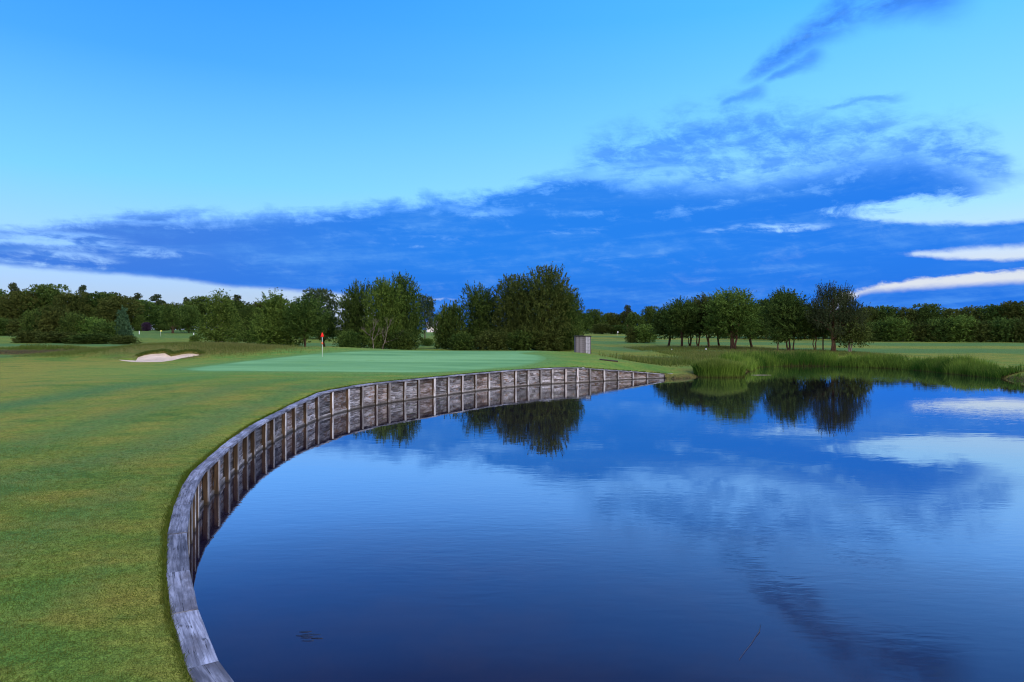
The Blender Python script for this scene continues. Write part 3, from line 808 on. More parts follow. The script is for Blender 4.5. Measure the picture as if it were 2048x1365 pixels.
def crown_mesh(name, lobes, n, per, leaf, twig, up, mat, seed, spread=.12, fill=.28, droop=0.0, zmin=.15, aspect=.5, clump=.5):
    """lobes: (cx,cy,cz,rx,ry,rz); n twigs, per leaves each"""
    r = np.random.default_rng(seed); L = np.array(lobes, float)
    w = (L[:, 3] * L[:, 4] + L[:, 3] * L[:, 5]) ; w /= w.sum()
    li = r.choice(len(L), n, p=w)
    d = unit(r.normal(0, 1, (n, 3)) + np.array([0, 0, .25]))
    rho = 1 - np.abs(r.normal(0, fill, n)).clip(0, .9)
    p = L[li, :3] + d * L[li, 3:] * rho[:, None]
    ax = unit(d / L[li, 3:] * L[li, 3:].mean(1)[:, None] + np.array([0, 0, up]) + r.normal(0, .35, (n, 3)) - np.array([0, 0, droop]))
    tl = twig * r.uniform(.6, 1.35, n)
    lt = r.uniform(0, 1, len(L)); tt = np.clip(clump * lt[li] + (1 - clump) * r.uniform(0, 1, n), 0, 1)
    t = r.uniform(0, 1, (n, per))
    c = p[:, None] + ax[:, None] * (tl[:, None] * t)[..., None] + r.normal(0, spread, (n, per, 3)) * (1.15 - t)[..., None]
    c = c.reshape(-1, 3); m = len(c)
    a2 = unit(np.repeat(ax, per, 0) * .9 + r.normal(0, .7, (m, 3)) - np.array([0, 0, droop * .6]))
    nn = unit(np.cross(a2, r.normal(0, 1, (m, 3))))
    s = leaf * r.uniform(.6, 1.35, m)
    q = a2 * (s / 2)[:, None]; b = nn * (s * aspect / 2)[:, None]
    V = np.stack([c - q, c + b, c + q, c - b], 1)
    keep = (V[..., 2].min(1) > zmin)
    V = V[keep]; m = len(V)
    tn = np.clip(np.repeat(tt, per)[keep] + r.normal(0, .16, m), 0, 1)
    Fc = np.arange(m * 4).reshape(-1, 4)
    return make_mesh(name, V.reshape(-1, 3), Fc, mat, attrs=dict(tint=np.repeat(tn, 4)))

def wander(a, b, n, amp, r):
    a = np.array(a, float); b = np.array(b, float); out = []
    for i in range(n + 1):
        t = i / n; k = math.sin(math.pi * t)
        out.append(a + (b - a) * t + np.array([r.normal(0, amp) * k, r.normal(0, amp) * k, r.normal(0, amp * .4) * k]))
    out[0] = a; out[-1] = b; return out

def trunk_mesh(name, stems, limbs, mat, seed):
    """stems: list of (base, top, r0, r1); limbs: list of (from, to, r0)"""
    r = np.random.default_rng(seed); mb = MB()
    for a, b, r0, r1 in stems:
        pts = wander(a, b, 6, np.linalg.norm(np.subtract(b, a)) * .018, r)
        pts[0] = pts[0] - np.array([0, 0, .25])
        rad = [r0 * (1.35 if i == 0 else 1) * (1 - i / 6) + r1 * i / 6 for i in range(7)]
        mb.tube(pts, rad, 8)
    for a, b, r0 in limbs:
        pts = wander(a, b, 4, np.linalg.norm(np.subtract(b, a)) * .05, r)
        mb.tube(pts, [r0, r0 * .8, r0 * .6, r0 * .4, r0 * .15], 6)
    return make_mesh(name, mb.V, mb.F, mat, uv=mb.UV, smooth=True)

PROTO = {}
def proto(key, H, Wd, lobes, n, per, leaf, twig, up, leafmat, barkmat, stems=None, seed=1, limb_n=None, **kw):
    cm = crown_mesh('crown', lobes, n, per, leaf, twig, up, M[leafmat], seed, **kw)
    r = np.random.default_rng(seed + 50)
    if stems is None: stems = [((0, 0, 0), (r.normal(0, .05 * Wd), 0, H * .72), H * .022, H * .006)]
    limbs = []
    Lb = sorted(lobes, key=lambda q: -q[3]); Lb = Lb if limb_n is None else Lb[:limb_n]
    for q in Lb:
        st = stems[r.integers(0, len(stems))]
        a, b = np.array(st[0]), np.array(st[1])
        f = np.clip((q[2] - q[5] * .8 - a[2]) / max(b[2] - a[2], .1), .18, .85) * r.uniform(.75, 1)
        limbs.append((a + (b - a) * f, (q[0], q[1], q[2] + q[5] * .2), st[2] * (1 - f) * .6 + .015))
    tm = trunk_mesh('trunk', stems, limbs, M[barkmat], seed)
    PROTO[key] = dict(crown=cm, trunk=tm, H=H, W=Wd)

def round_lobes(H, Wd, base, k, seed, rz=.8, size=.30, jit=.9, flat=0.0, skirt=0):
    """lobes packed in a domed crown whose bottom is at `base`"""
    r = np.random.default_rng(seed); out = []; R = Wd / 2; Hc = H - base
    ms = size * Wd
    for i in range(k):
        a = 2 * math.pi * (i * .618 + r.uniform(0, .1)); t = (i + .5) / k
        zf = .12 + .72 * t
        prof = math.sin(math.pi * min(1, .22 + .74 * zf) ** (1.0 + flat)) ** .75
        rr = (R - ms * .8) * prof * math.sqrt(r.uniform(.35, 1)) * jit
        s = ms * r.uniform(.75, 1.2)
        out.append((math.cos(a) * rr, math.sin(a) * rr, base + Hc * zf, s, s, s * rz))
    for i in range(skirt):
        a = 2 * math.pi * i / skirt + r.uniform(-.2, .2); s = ms * r.uniform(.8, 1.05)
        rr = (R - s * .75) * r.uniform(.85, 1.0)
        out.append((math.cos(a) * rr, math.sin(a) * rr, base + s * r.uniform(.45, .8), s, s, s * .85))
    out.append((0, 0, base + Hc * .45, R * .62, R * .62, Hc * .36))
    out.append((r.normal(0, .08 * Wd), 0, H - ms * .75, ms * .8, ms * .8, ms * .7))
    return out

# near and middle trees (leaf about one pixel)
proto('maple_a', 8.9, 8.9, round_lobes(8.3, 7.6, .2, 22, 1, skirt=7), 2257, 26, .19, 1.0, 0.45, 'leaf_olive', 'bark', seed=1, spread=.13, fill=.28, clump=.3)
proto('maple_b', 8.4, 7.3, round_lobes(7.8, 6.2, .2, 18, 2, skirt=7), 1882, 26, .19, 1.0, 0.5, 'leaf', 'bark', seed=2, spread=.13, fill=.28, clump=.3)
proto('maple_c', 7.8, 6.8, round_lobes(7.2, 5.8, .2, 16, 3, skirt=6), 1693, 26, .19, 1.0, 0.45, 'leaf_light', 'bark', seed=3, spread=.13, fill=.28, clump=.3)
proto('maple_d', 7.8, 7.3, round_lobes(7.2, 6.2, .2, 18, 4, skirt=7), 1818, 26, .19, 1.0, 0.5, 'leaf', 'bark', seed=4, spread=.13, fill=.28, clump=.3)
def cone_lobes(H, Wd, base, k, seed):
    r = np.random.default_rng(seed); out = []
    for i in range(k):
        t = (i + .5) / k; z = base + (H - base) * t * .93; rr = Wd / 2 * (1 - t) ** .75 * .72; a = i * 2.4
        s = Wd * (.25 - .13 * t)
        out.append((math.cos(a) * rr * r.uniform(.5, 1), math.sin(a) * rr * r.uniform(.5, 1), z, s, s, s * .8))
    return out
proto('birch', 7.2, 6.0, cone_lobes(7.0, 5.8, .3, 18, 6), 1900, 9, .22, .95, .35, 'leaf_light', 'bark_pale', seed=6, spread=.2, droop=.15, clump=.3)
proto('hornbeam', 6.5, 5.4, cone_lobes(6.3, 5.6, .3, 18, 7), 1254, 26, .19, 1.15, .7, 'leaf_light', 'bark', seed=7, spread=.13, fill=.28, clump=.3)
def forks(H, k, seed, rad):
    r = np.random.default_rng(seed); st = []
    for i in range(k):
        a = r.uniform(0, 6.28); b = (r.normal(0, .05), r.normal(0, .05), 0)
        st.append((b, (math.cos(a) * H * .12, math.sin(a) * H * .12, H * r.uniform(.6, .78)), rad * r.uniform(.8, 1.1), rad * .3))
    return st
proto('grove_a', 8.1, 5.0, round_lobes(7.3, 4.4, 2.1, 14, 11), 1128, 26, .19, 1.0, 0.5, 'leaf', 'bark', stems=forks(7.5, 2, 1, .14), seed=11, spread=.13, fill=.28, zmin=1.5, clump=.3)
proto('grove_b', 8.1, 5.2, round_lobes(7.3, 4.6, 2.4, 15, 12), 1128, 26, .19, 1.0, 0.5, 'leaf_olive', 'bark_red', stems=forks(7.5, 3, 2, .11), seed=12, spread=.13, fill=.28, zmin=1.7, clump=.3)
proto('grove_c', 8.7, 6.6, round_lobes(7.8, 5.8, 2.0, 18, 13), 1505, 26, .19, 1.0, 0.45, 'leaf_light', 'bark_red', stems=[((0, 0, 0), (.1, 0, 6), .25, .06), ((-.5, .1, 0), (-1.1, 0, 5), .12, .04)], seed=13, spread=.13, fill=.28, zmin=1.5, clump=.3)
proto('stem_tree', 5.4, 5.4, round_lobes(5.3, 5.2, 1.6, 15, 14), 1065, 26, .19, 1.15, .5, 'leaf', 'bark', stems=[((0, 0, 0), (-.9, 0, 3.4), .11, .03), ((.02, 0, 0), (.5, .2, 3.8), .12, .03), ((.55, .1, 0), (.9, .3, 3.5), .09, .03)], seed=14, zmin=1.25, spread=.13, fill=.28, clump=.3)
proto('spindle', 3.6, 2.4, round_lobes(3.5, 2.3, 1.7, 7, 15), 380, 8, .2, .55, .2, 'leaf', 'bark_red', stems=[((0, 0, 0), (-.55, 0, 2.6), .07, .02), ((.03, 0, 0), (.2, 0, 2.8), .08, .02)], seed=15, zmin=1.3)
proto('weeping_birch', 4.6, 4.2, round_lobes(4.5, 4.0, 1.3, 10, 16, size=.26), 800, 9, .2, .9, -.4, 'leaf_olive', 'bark_pale', stems=[((0, 0, 0), (.2, 0, 4), .12, .03), ((-.05, 0, 0), (-.6, 0, 3.2), .07, .02)], seed=16, zmin=.6, droop=.5, clump=.3)
# the pine with tall candles
pl = []
r_ = np.random.default_rng(31)
for i in range(30):
    t = i / 29; a = i * 2.399; z = 2.0 + 4.6 * t; rr = 3.1 * math.sin(math.pi * (.28 + .62 * t)) * r_.uniform(.55, 1)
    s = .85 * r_.uniform(.8, 1.15); pl.append((math.cos(a) * rr, math.sin(a) * rr, z, s, s, s * .62))
pl.append((0, 0, 4.2, 2.0, 2.0, 1.6))
proto('candle_pine', 7.8, 7.2, pl, 1500, 24, .17, 1.2, 2.6, 'needle', 'bark_red', stems=[((0, 0, 0), (.05, 0, 6.3), .24, .07)], seed=31, spread=.06, fill=.22, zmin=1.35, aspect=.32, limb_n=22)
# bushes
proto('bush_a', 4.0, 5.0, round_lobes(3.8, 5.0, -.6, 12, 21), 1000, 9, .27, .5, .7, 'leaf_olive', 'bark', stems=[((0, 0, 0), (0, 0, 2), .06, .03)], seed=21, zmin=0)
proto('bush_b', 4.0, 5.0, round_lobes(3.8, 5.0, -.6, 11, 22), 1000, 9, .28, .6, .8, 'leaf', 'bark', stems=[((0, 0, 0), (0, 0, 2), .06, .03)], seed=22, zmin=0)
proto('bush_c', 4.0, 5.0, round_lobes(3.8, 5.0, -.6, 11, 23), 1000, 9, .27, .55, .7, 'leaf_light', 'bark', stems=[((0, 0, 0), (0, 0, 2), .06, .03)], seed=23, zmin=0)
proto('bush_blue', 4.5, 3.2, cone_lobes(4.4, 3.4, .0, 12, 24), 900, 9, .26, .6, 1.2, 'leaf_blue', 'bark', stems=[((0, 0, 0), (0, 0, 3.4), .08, .02)], seed=24, zmin=0)
proto('bush_purple', 4.0, 5.0, round_lobes(3.8, 5.0, -.6, 9, 25), 600, 8, .4, .6, .5, 'leaf_purple', 'bark', stems=[((0, 0, 0), (0, 0, 2), .06, .03)], seed=25, zmin=0)
# far woodland trees (bigger leaf clusters, they stand 150-280 m away)
for i, (k, lm) in enumerate((('oak_a', 'leaf'), ('oak_b', 'leaf_olive'), ('oak_c', 'leaf'), ('oak_d', 'leaf_olive'))):
    proto(k, 13, 12, round_lobes(12.7, 12, .6, 17 + i, 40 + i, size=.27), 2400, 8, .50, .8, .45, lm, 'bark', seed=40 + i, spread=.22, fill=.14, clump=.65)
proto('oak_trunk', 11, 12, round_lobes(10.8, 12, 2.6, 18, 47, size=.24), 1300, 7, .55, .9, .4, 'leaf', 'bark', stems=[((0, 0, 0), (.3, 0, 8), .55, .1)], seed=47, spread=.32, zmin=1.6)
for i in range(3):
    r_ = np.random.default_rng(60 + i); pl = []
    for j in range(13):
        t = j / 12; z = 8.5 + 7.0 * t; a = r_.uniform(0, 6.28); rr = (3.2 - 2.0 * t) * r_.uniform(.3, 1.05); s = r_.uniform(1.0, 1.7)
        pl.append((math.cos(a) * rr, math.sin(a) * rr, z, s, s, s * .42))
    proto('sky_pine_%s' % 'abc'[i], 16, 8, pl, 560, 7, .5, .5, .3, 'needle', 'bark_red', stems=[((0, 0, 0), (r_.normal(0, .6), 0, 15), .3, .08)], seed=60 + i, spread=.22, zmin=5)
pl = []
r_ = np.random.default_rng(71)
for j in range(24):
    t = j / 23; a = j * 2.4; rr = 4.6 * math.sqrt(r_.uniform(.1, 1)) * (1 - .45 * t); s = r_.uniform(1.2, 1.9)
    pl.append((math.cos(a) * rr, math.sin(a) * rr, 3.2 + 6.8 * t, s, s, s * .45))
proto('cedar', 11, 12, pl, 1500, 8, .36, .55, .3, 'needle', 'bark', seed=71, spread=.2, zmin=1.5)

def tree(key, name, px, py, top, wpx, label, cat='tree', Y=None, group=None, rz=None, R=random.Random(11)):
    """a tree of photo column px standing on the ground seen at py (or at depth Y), as high as the photo row top"""
    if Y is None: x, y = hit(px, py)
    else: x, y = (px - CX) / F * Y, Y
    z = ground(x, y)
    p = PROTO[key]
    h = (HC - z) - (top - YH) / F * y if top >= YH else (HC - z) + (YH - top) / F * y
    w = wpx / F * y
    o = thing(name, label, cat, (x, y, z), R.uniform(0, 6.28) if rz is None else rz, group)
    o.scale = (w / p['W'], w / p['W'], h / p['H'])
    for part in ('trunk', 'crown'):
        q = bpy.data.objects.new(part, p[part]); COL.objects.link(q); q.parent = o
    return o

ORD = ['first', 'second', 'third', 'fourth', 'fifth', 'sixth', 'seventh', 'eighth', 'ninth', 'tenth', 'eleventh', 'twelfth', 'thirteenth', 'fourteenth',
       'fifteenth', 'sixteenth', 'seventeenth', 'eighteenth', 'nineteenth', 'twentieth']

# --- left woodland, far
lw = [(-20,576,90,'oak_a',225),(40,583,80,'oak_b',215),(92,571,95,'oak_c',220),(150,588,80,'oak_d',210),(205,585,85,'oak_a',215),(236,592,80,'oak_b',190),
      (290,602,85,'oak_c',225),(345,609,70,'oak_d',240),(400,595,75,'oak_c',200),(470,602,80,'oak_a',215),(520,606,75,'oak_d',190)]
for i, (px, top, w, k, Y) in enumerate(lw):
    tree(k, 'broadleaf_tree', px, 0, top, w * 1.12, f'dark green broadleaf tree, {ORD[i]} from the left in the tall left woodland', Y=Y, group='broadleaf trees of the left woodland')
for i, (px, top, w, k, Y) in enumerate([(28,568,34,'sky_pine_a',235),(165,573,30,'sky_pine_b',230),(232,586,34,'sky_pine_c',235),(276,588,30,'sky_pine_a',240),(312,591,40,'sky_pine_b',240),(374,596,24,'sky_pine_c',240),(452,596,30,'sky_pine_a',230),(474,592,34,'sky_pine_b',225)]):
    tree(k, 'pine_tree', px, 0, top, w * 1.1, f'pine with dark flat tufts, {ORD[i]} from the left on the left woodland skyline', Y=Y, group='pines rising above the left woodland')
under = [(5,640,60,'bush_b',150),(38,638,55,'bush_a',150),(-25,636,50,'bush_c',150)]
for i, (px, top, w, k, Y) in enumerate(under):
    tree(k, 'bush', px, 0, top, w, ['dark bush at the left edge below the woodland', 'olive bush between the left edge and the big thicket', 'green bush partly cut off by the left picture edge'][i], 'bush', Y=Y)
thick = [(62,681,662,70,'bush_a','low brown leaved shrub at the left end of the thicket beyond the ditch'),
         (70,678,625,56,'bush_b','grey green bush behind the left end of the thicket'),
         (108,679,614,74,'bush_a','tallest dark bush with a pale top in the thicket beyond the ditch'),
         (150,680,630,66,'bush_b','rounded green bush right of the tallest bush in the thicket'),
         (185,680,640,60,'bush_c','light green bush in the middle of the thicket'),
         (212,681,645,56,'bush_b','dark bush left of the blue green conifer'),
         (120,683,664,96,'bush_a','wide low olive shrub along the front of the thicket'),
         (185,684,668,90,'bush_b','low dark shrub along the right front of the thicket'),
         (250,684,671,58,'bush_a','low olive shrub at the foot of the blue green conifer')]
for px, py, top, w, k, lab in thick:
    tree(k, 'bush', px, 0, top, w, lab, 'bush', Y=118 - (py - 678) * 2.4, group='bushes of the thicket beyond the ditch')
tree('bush_blue', 'conifer', 245, 0, 619, 36, 'blue green upright conifer at the right end of the thicket', 'conifer', Y=112)
tree('bush_purple', 'bush', 294, 0, 646, 20, 'small purple leaved shrub in front of the left woodland', 'bush', Y=185)
for px, top, w, k, lab in ((283,655,30,'bush_c','pale bush left of the purple shrub'),(325,650,34,'bush_b','dark bush between the purple shrub and the lone tree'),(278,632,30,'bush_b','narrow dark bush behind the purple shrub')):
    tree(k, 'bush', px, 0, top, w, lab, 'bush', Y=190, group='bushes in front of the left woodland')
tree('oak_trunk', 'broadleaf_tree', 346, 0, 615, 52, 'lone dark spreading tree with a short trunk beside the yellow flag green', Y=170)
tree('oak_c', 'broadleaf_tree', 378, 0, 612, 44, 'dark tree half hidden behind the feathery birch', Y=175)
tree('birch', 'birch_tree', 441, 0, 587, 98, 'feathery light green birch right of the bunker mound', Y=86)
tree('bush_c', 'bush', 388, 0, 672, 22, 'small bush at the left foot of the feathery birch', 'bush', Y=92)
tree('maple_d', 'broadleaf_tree', 498, 0, 612, 60, 'dark tree in the gap between the birch and the bright green tree', Y=110)
tree('hornbeam', 'broadleaf_tree', 549, 0, 593, 98, 'bright green conical tree left of the flag', Y=76)
tree('stem_tree', 'broadleaf_tree', 611, 0, 612, 84, 'small dark tree with a forked trunk just left of the red flag', Y=75)
tree('grove_a', 'broadleaf_tree', 650, 0, 624, 60, 'thin stemmed dark tree behind the red flag', Y=80)
tree('cedar', 'cedar_tree', 638, 0, 576, 104, 'broad dark cedar towering behind the red flag', 'tree', Y=135)
tree('sky_pine_b', 'pine_tree', 560, 0, 594, 44, 'dark ragged pine behind the bright green conical tree', Y=130)
tree('oak_b', 'broadleaf_tree', 590, 0, 606, 70, 'dark round tree between the ragged pine and the cedar', Y=140)
tree('maple_b', 'broadleaf_tree', 712, 0, 566, 88, 'dark olive tree at the left of the trio behind the green', Y=78)
tree('maple_c', 'broadleaf_tree', 766, 0, 553, 92, 'light green tree in the middle of the trio behind the green', Y=75)
tree('maple_d', 'broadleaf_tree', 806, 0, 549, 86, 'tall dark tree at the right of the trio behind the green', Y=78)
tree('cedar', 'pine_tree', 850, 0, 590, 62, 'black pine peeping out right of the trio of trees', 'tree', Y=118)
tree('bush_c', 'bush', 856, 0, 678, 30, 'small yellow green bush in the gap left of the big central tree', 'bush', Y=92)
tree('bush_b', 'bush', 905, 0, 612, 62, 'tall bright bush at the left flank of the big central tree', 'bush', Y=76)
tree('bush_c', 'bush', 884, 0, 630, 36, 'narrow grey green bush at the far left of the central clump', 'bush', Y=77)
tree('maple_b', 'broadleaf_tree', 962, 0, 571, 96, 'olive tree on the left shoulder of the big central tree', Y=78)
tree('maple_a', 'broadleaf_tree', 1030, 0, 549, 120, 'dark broad tree in the middle of the central clump', Y=77)
tree('maple_a', 'broadleaf_tree', 1094, 0, 532, 140, 'biggest dark tree of the central clump, left of the wooden shelter', Y=75, rz=2.0)
tree('maple_d', 'broadleaf_tree', 1138, 0, 580, 68, 'right edge tree of the central clump above the wooden shelter', Y=75)
for px, top, w, k, lab in ((925,668,52,'bush_b','dark bush at the foot of the central clump, left end'),(985,662,70,'bush_a','low olive undergrowth bush below the left shoulder of the central clump'),
                           (1045,664,70,'bush_b','dark undergrowth bush below the middle of the central clump'),(1100,662,72,'bush_a','olive undergrowth bush below the biggest central tree'),(1140,655,44,'bush_b','dark bush touching the left side of the wooden shelter'),
                           (700,664,46,'bush_b','dark bush at the foot of the left tree of the trio'),(805,662,56,'bush_b','dark bush at the foot of the right tree of the trio')):
    tree(k, 'bush', px, 0, top, w * 1.15, lab, 'bush', Y=73.5)
# far tree line in the middle
for i, (px, top, w, k, Y) in enumerate([(1165,626,50,'oak_a',250),(1190,620,46,'oak_c',255),(1222,626,48,'oak_b',260),(1250,624,44,'oak_d',262),(1300,614,40,'oak_c',265),(1330,626,44,'oak_a',258),(1362,628,50,'oak_b',250),(1205,648,46,'oak_d',236),(1240,650,44,'oak_a',236)]):
    tree(k, 'broadleaf_tree', px, 0, top, w * 1.1, f'hazy dark tree, {ORD[i]} of the far tree line right of the wooden shelter', Y=Y, group='far tree line right of the wooden shelter')
tree('sky_pine_c', 'pine_tree', 1256, 0, 611, 22, 'thin pale topped tree above the far tree line right of the shelter', Y=255)
tree('oak_c', 'broadleaf_tree', 1270, 0, 626, 44, 'dark rounded tree left of the right hand grove', Y=165)
tree('bush_c', 'bush', 1288, 0, 652, 56, 'spreading olive bush left of the right hand grove', 'bush', Y=118)
tree('bush_a', 'bush', 1262, 0, 655, 26, 'small light bush beside the spreading olive bush', 'bush', Y=118)
# grove on the far bank
gr = [(1336,0,612,54,'grove_a',100,'small leaning tree at the left end of the grove'),(1364,0,595,62,'grove_a',94,'dark upright tree, second from the left in the grove'),
      (1396,0,596,56,'grove_b',98,'olive tree with several thin stems in the middle of the grove'),(1418,0,591,62,'grove_b',95,'taller olive tree right of the middle of the grove'),
      (1438,0,608,58,'grove_a',101,'shaded tree behind the tall light tree of the grove'),
      (1466,0,577,92,'grove_c',89,'tall light green tree with a thick reddish trunk in the grove'),(1504,0,610,60,'grove_a',97,'slim dark tree at the right end of the grove'),
      (1380,0,620,50,'grove_b',104,'low tree at the back of the grove')]
for px, _, top, w, k, Y, lab in gr:
    tree(k, 'grove_tree', px, 0, top, w * 1.3, lab, Y=Y, group='trees of the grove on the far bank')
for i, (px, top, w, k, Y) in enumerate([(1500,608,60,'oak_b',165),(1532,598,62,'oak_a',160),(1570,606,66,'oak_c',165),(1610,612,66,'oak_d',160),(1650,618,60,'oak_b',160),(1690,616,60,'oak_a',158)]):
    tree(k, 'broadleaf_tree', px, 0, top, w * 1.1, f'dark wood tree, {ORD[i]} from the left behind the forked trees and the pine', Y=Y, group='dark wood behind the pine')
tree('grove_a', 'broadleaf_tree', 1566, 0, 576, 62, 'tree top standing above the dark wood left of the pine', Y=150)
tree('stem_tree', 'broadleaf_tree', 1578, 0, 606, 96, 'small tree with forked stems left of the pine', Y=81, rz=0.1)
tree('spindle', 'sapling', 1556, 0, 660, 34, 'leafy sapling with a pale stem left of the forked tree', 'sapling', Y=80)
tree('spindle', 'sapling', 1630, 0, 640, 44, 'crooked thin sapling between the forked tree and the pine', 'sapling', Y=80, rz=.3)
tree('spindle', 'sapling', 1646, 0, 636, 40, 'forked sapling just left of the pine trunk', 'sapling', Y=80, rz=1.2)
tree('candle_pine', 'pine_tree', 1667, 0, 571, 126, 'dense pine with upright candles and a straight trunk by the pond', Y=78.5)
tree('weeping_birch', 'birch_tree', 1700, 0, 634, 84, 'drooping birch just right of the pine', Y=78)
# right hand tree line
rl = [(1735,614,66,'oak_b'),(1772,612,64,'oak_a'),(1815,618,60,'oak_d'),(1858,610,70,'oak_c'),(1905,618,66,'oak_b'),(1945,616,64,'oak_d'),(1985,610,70,'oak_a'),(2030,603,76,'oak_b'),(2075,600,80,'oak_c')]
for i, (px, top, w, k) in enumerate(rl):
    tree(k, 'broadleaf_tree', px, 0, top, w * 1.15, f'dark broadleaf tree, {ORD[i]} from the pine in the right tree line', Y=142 - i * 1.5, group='right hand tree line')
rb = [(1715,650,54,'bush_a'),(1755,646,52,'bush_b'),(1795,640,60,'bush_c'),(1842,645,56,'bush_a'),(1880,640,60,'bush_b'),(1920,636,62,'bush_c'),(1962,642,56,'bush_a'),(2005,640,60,'bush_b'),(2045,636,62,'bush_a')]
for i, (px, top, w, k) in enumerate(rb):
    tree(k, 'bush', px, 0, top, w * 1.15, f'olive bush, {ORD[i]} from the pine along the foot of the right tree line', 'bush', Y=133 - i * 1.5, group='bushes along the right tree line')

# bare twin stemmed tree
def bare_tree():
    x, y = (755 - CX) / F * 72.5, 72.5; z = ground(x, y)
    root = thing('bare_tree', 'pale leafless tree with two stems in front of the trio behind the green', 'tree', (x, y, z))
    r = np.random.default_rng(77); mb = MB(); tw = MB()
    def grow(m, p, d, L, rad, depth):
        q = p + d * L; pts = wander(p, q, 4, L * .03, r)
        m.tube(pts, [rad * (1 - .12 * i) for i in range(5)], 6)
        if depth == 0: return
        for k in range(3 if depth > 1 else 2):
            t = r.uniform(.55, 1); s = p + d * L * t
            nd = d + r.normal(0, .42, 3); nd[2] = abs(nd[2]) * .8 + .35; nd /= np.linalg.norm(nd)
            grow(tw, s, nd, L * r.uniform(.5, .75), rad * .52, depth - 1)
    grow(mb, np.array([-.35, 0, -.2]), np.array([-.10, 0, .99]), 1.75, .062, 5)
    grow(mb, np.array([.5, .1, -.2]), np.array([.22, 0, .97]), 1.65, .055, 5)
    mb.build('trunk', M['bark_grey'], root, True); tw.build('branches', M['bark_grey'], root, True)
bare_tree()

# ------------------------------------------------------------------ golf course furniture
def flagstick(px, py, H, cloth, label, group=None, shape='tube', Y=None, ball=False):
    x, y = hit(px, py) if Y is None else ((px - CX) / F * Y, Y)
    z = ground(x, y)
    root = thing('flagstick', label, 'flag', (x, y, z), 0, group)
    mb = MB(); mb.tube([(0, 0, -.12), (0, 0, H * .5), (0, 0, H)], [.016, .014, .012], 8); mb.build('pole', M['white'], root, True)
    if shape == 'tube':                   # cloth hanging limp: narrow at the top, flaring in folds to the bottom
        mb = MB(); rings = []; n = 16; us = []
        for i in range(9):
            t = i / 8; zz = H + .03 - .30 * t; rad = .025 + .075 * math.sin(t * 1.75) ** 1.2
            rings.append([(math.cos(2 * math.pi * k / n) * rad * (1 + .28 * math.sin(k * 2 * math.pi * 4 / n) * t), math.sin(2 * math.pi * k / n) * rad * .6 * (1 + .28 * math.cos(k * 2 * math.pi * 3 / n) * t), zz - (.035 * math.sin(k * 2 * math.pi * 2 / n) * t)) for k in range(n)])
            us.append(t)
        mb.loft(rings, us, [k / n for k in range(n + 1)]); mb.build('flag', M[cloth], root, True)
    else:
        mb = MB(); rings = []; us = []
        for i in range(7):
            t = i / 6; w = .004; yy = .05 * math.sin(t * 5) ; dz = -.05 * t
            rings.append([(.015 + .34 * t, yy - w, H - .32 + dz + .05 * t), (.015 + .34 * t, yy + w, H - .32 + dz + .05 * t), (.015 + .34 * t, yy + w, H - .01 + dz), (.015 + .34 * t, yy - w, H - .01 + dz)]); us.append(t)
        mb.loft(rings, us, [0, .1, .5, .6, 1]); mb.build('flag', M[cloth], root, True)
    if ball:                              # small position marker sliding on the pole
        mb = MB(); rings = []; us = []
        for i in range(7):
            a = math.pi * i / 6; rings.append([(math.cos(2 * math.pi * k / 12) * (.012 + .058 * math.sin(a)), math.sin(2 * math.pi * k / 12) * (.012 + .058 * math.sin(a)), H * .565 - .075 * math.cos(a)) for k in range(12)]); us.append(i / 6)
        mb.loft(rings, us, [k / 12 for k in range(13)]); mb.build('marker_ball', M['orange'], root, True)
    return root
x, y = hit(644.5, 714)
flagstick(644.5, 714, (714 - 666.5) / F * y, 'red', 'red flag hanging limp on a white pole on the near green', ball=True)
flagstick(321, 0, 1.35, 'yellow', 'small yellow flag on a distant green before the left woodland', shape='flat', Y=150)
flagstick(1234.5, 0, 1.5, 'white', 'tiny pale flag on the far green right of the wooden shelter', shape='flat', Y=205)

def marker_post(px, Y, H, label):
    x = (px - CX) / F * Y
    root = thing('marker_post', label, 'marker post', (x, Y, ground(x, Y)), 0, 'white marker posts by the distant green')
    mb = MB(); mb.box((0, 0, H / 2 - .05), (.11, .11, H + .1)); mb.build('post', M['white'], root)
    mb = MB(); mb.box((0, 0, H + .10), (.14, .14, .2)); mb.build('cap', M['black'], root)
marker_post(278.5, 158, .75, 'white post with a dark cap left of the yellow flag')
marker_post(387.5, 158, .75, 'white post with a dark cap beside the birch')

def tee_marker(px, Y, label):
    x = (px - CX) / F * Y; z = ground(x, Y)
    mb = MB(); rings = []; us = []
    for i in range(7):
        a = math.pi * i / 6; rad = .004 + .10 * math.sin(a)
        rings.append([(math.cos(2 * math.pi * k / 12) * rad, math.sin(2 * math.pi * k / 12) * rad, .09 - .10 * math.cos(a)) for k in range(12)]); us.append(i / 6)
    mb.loft(rings, us, [k / 12 for k in range(13)])
    o = mb.build('tee_marker', M['white'], None, True); o.location = (x, Y, z)
    tag(o, label, 'tee marker', 'white tee markers on the far bank')
tee_marker(1343, 86, 'small white ball marker on the grass in front of the grove, nearer the shelter')
tee_marker(1412, 86, 'small white ball marker on the grass in front of the tall light tree')

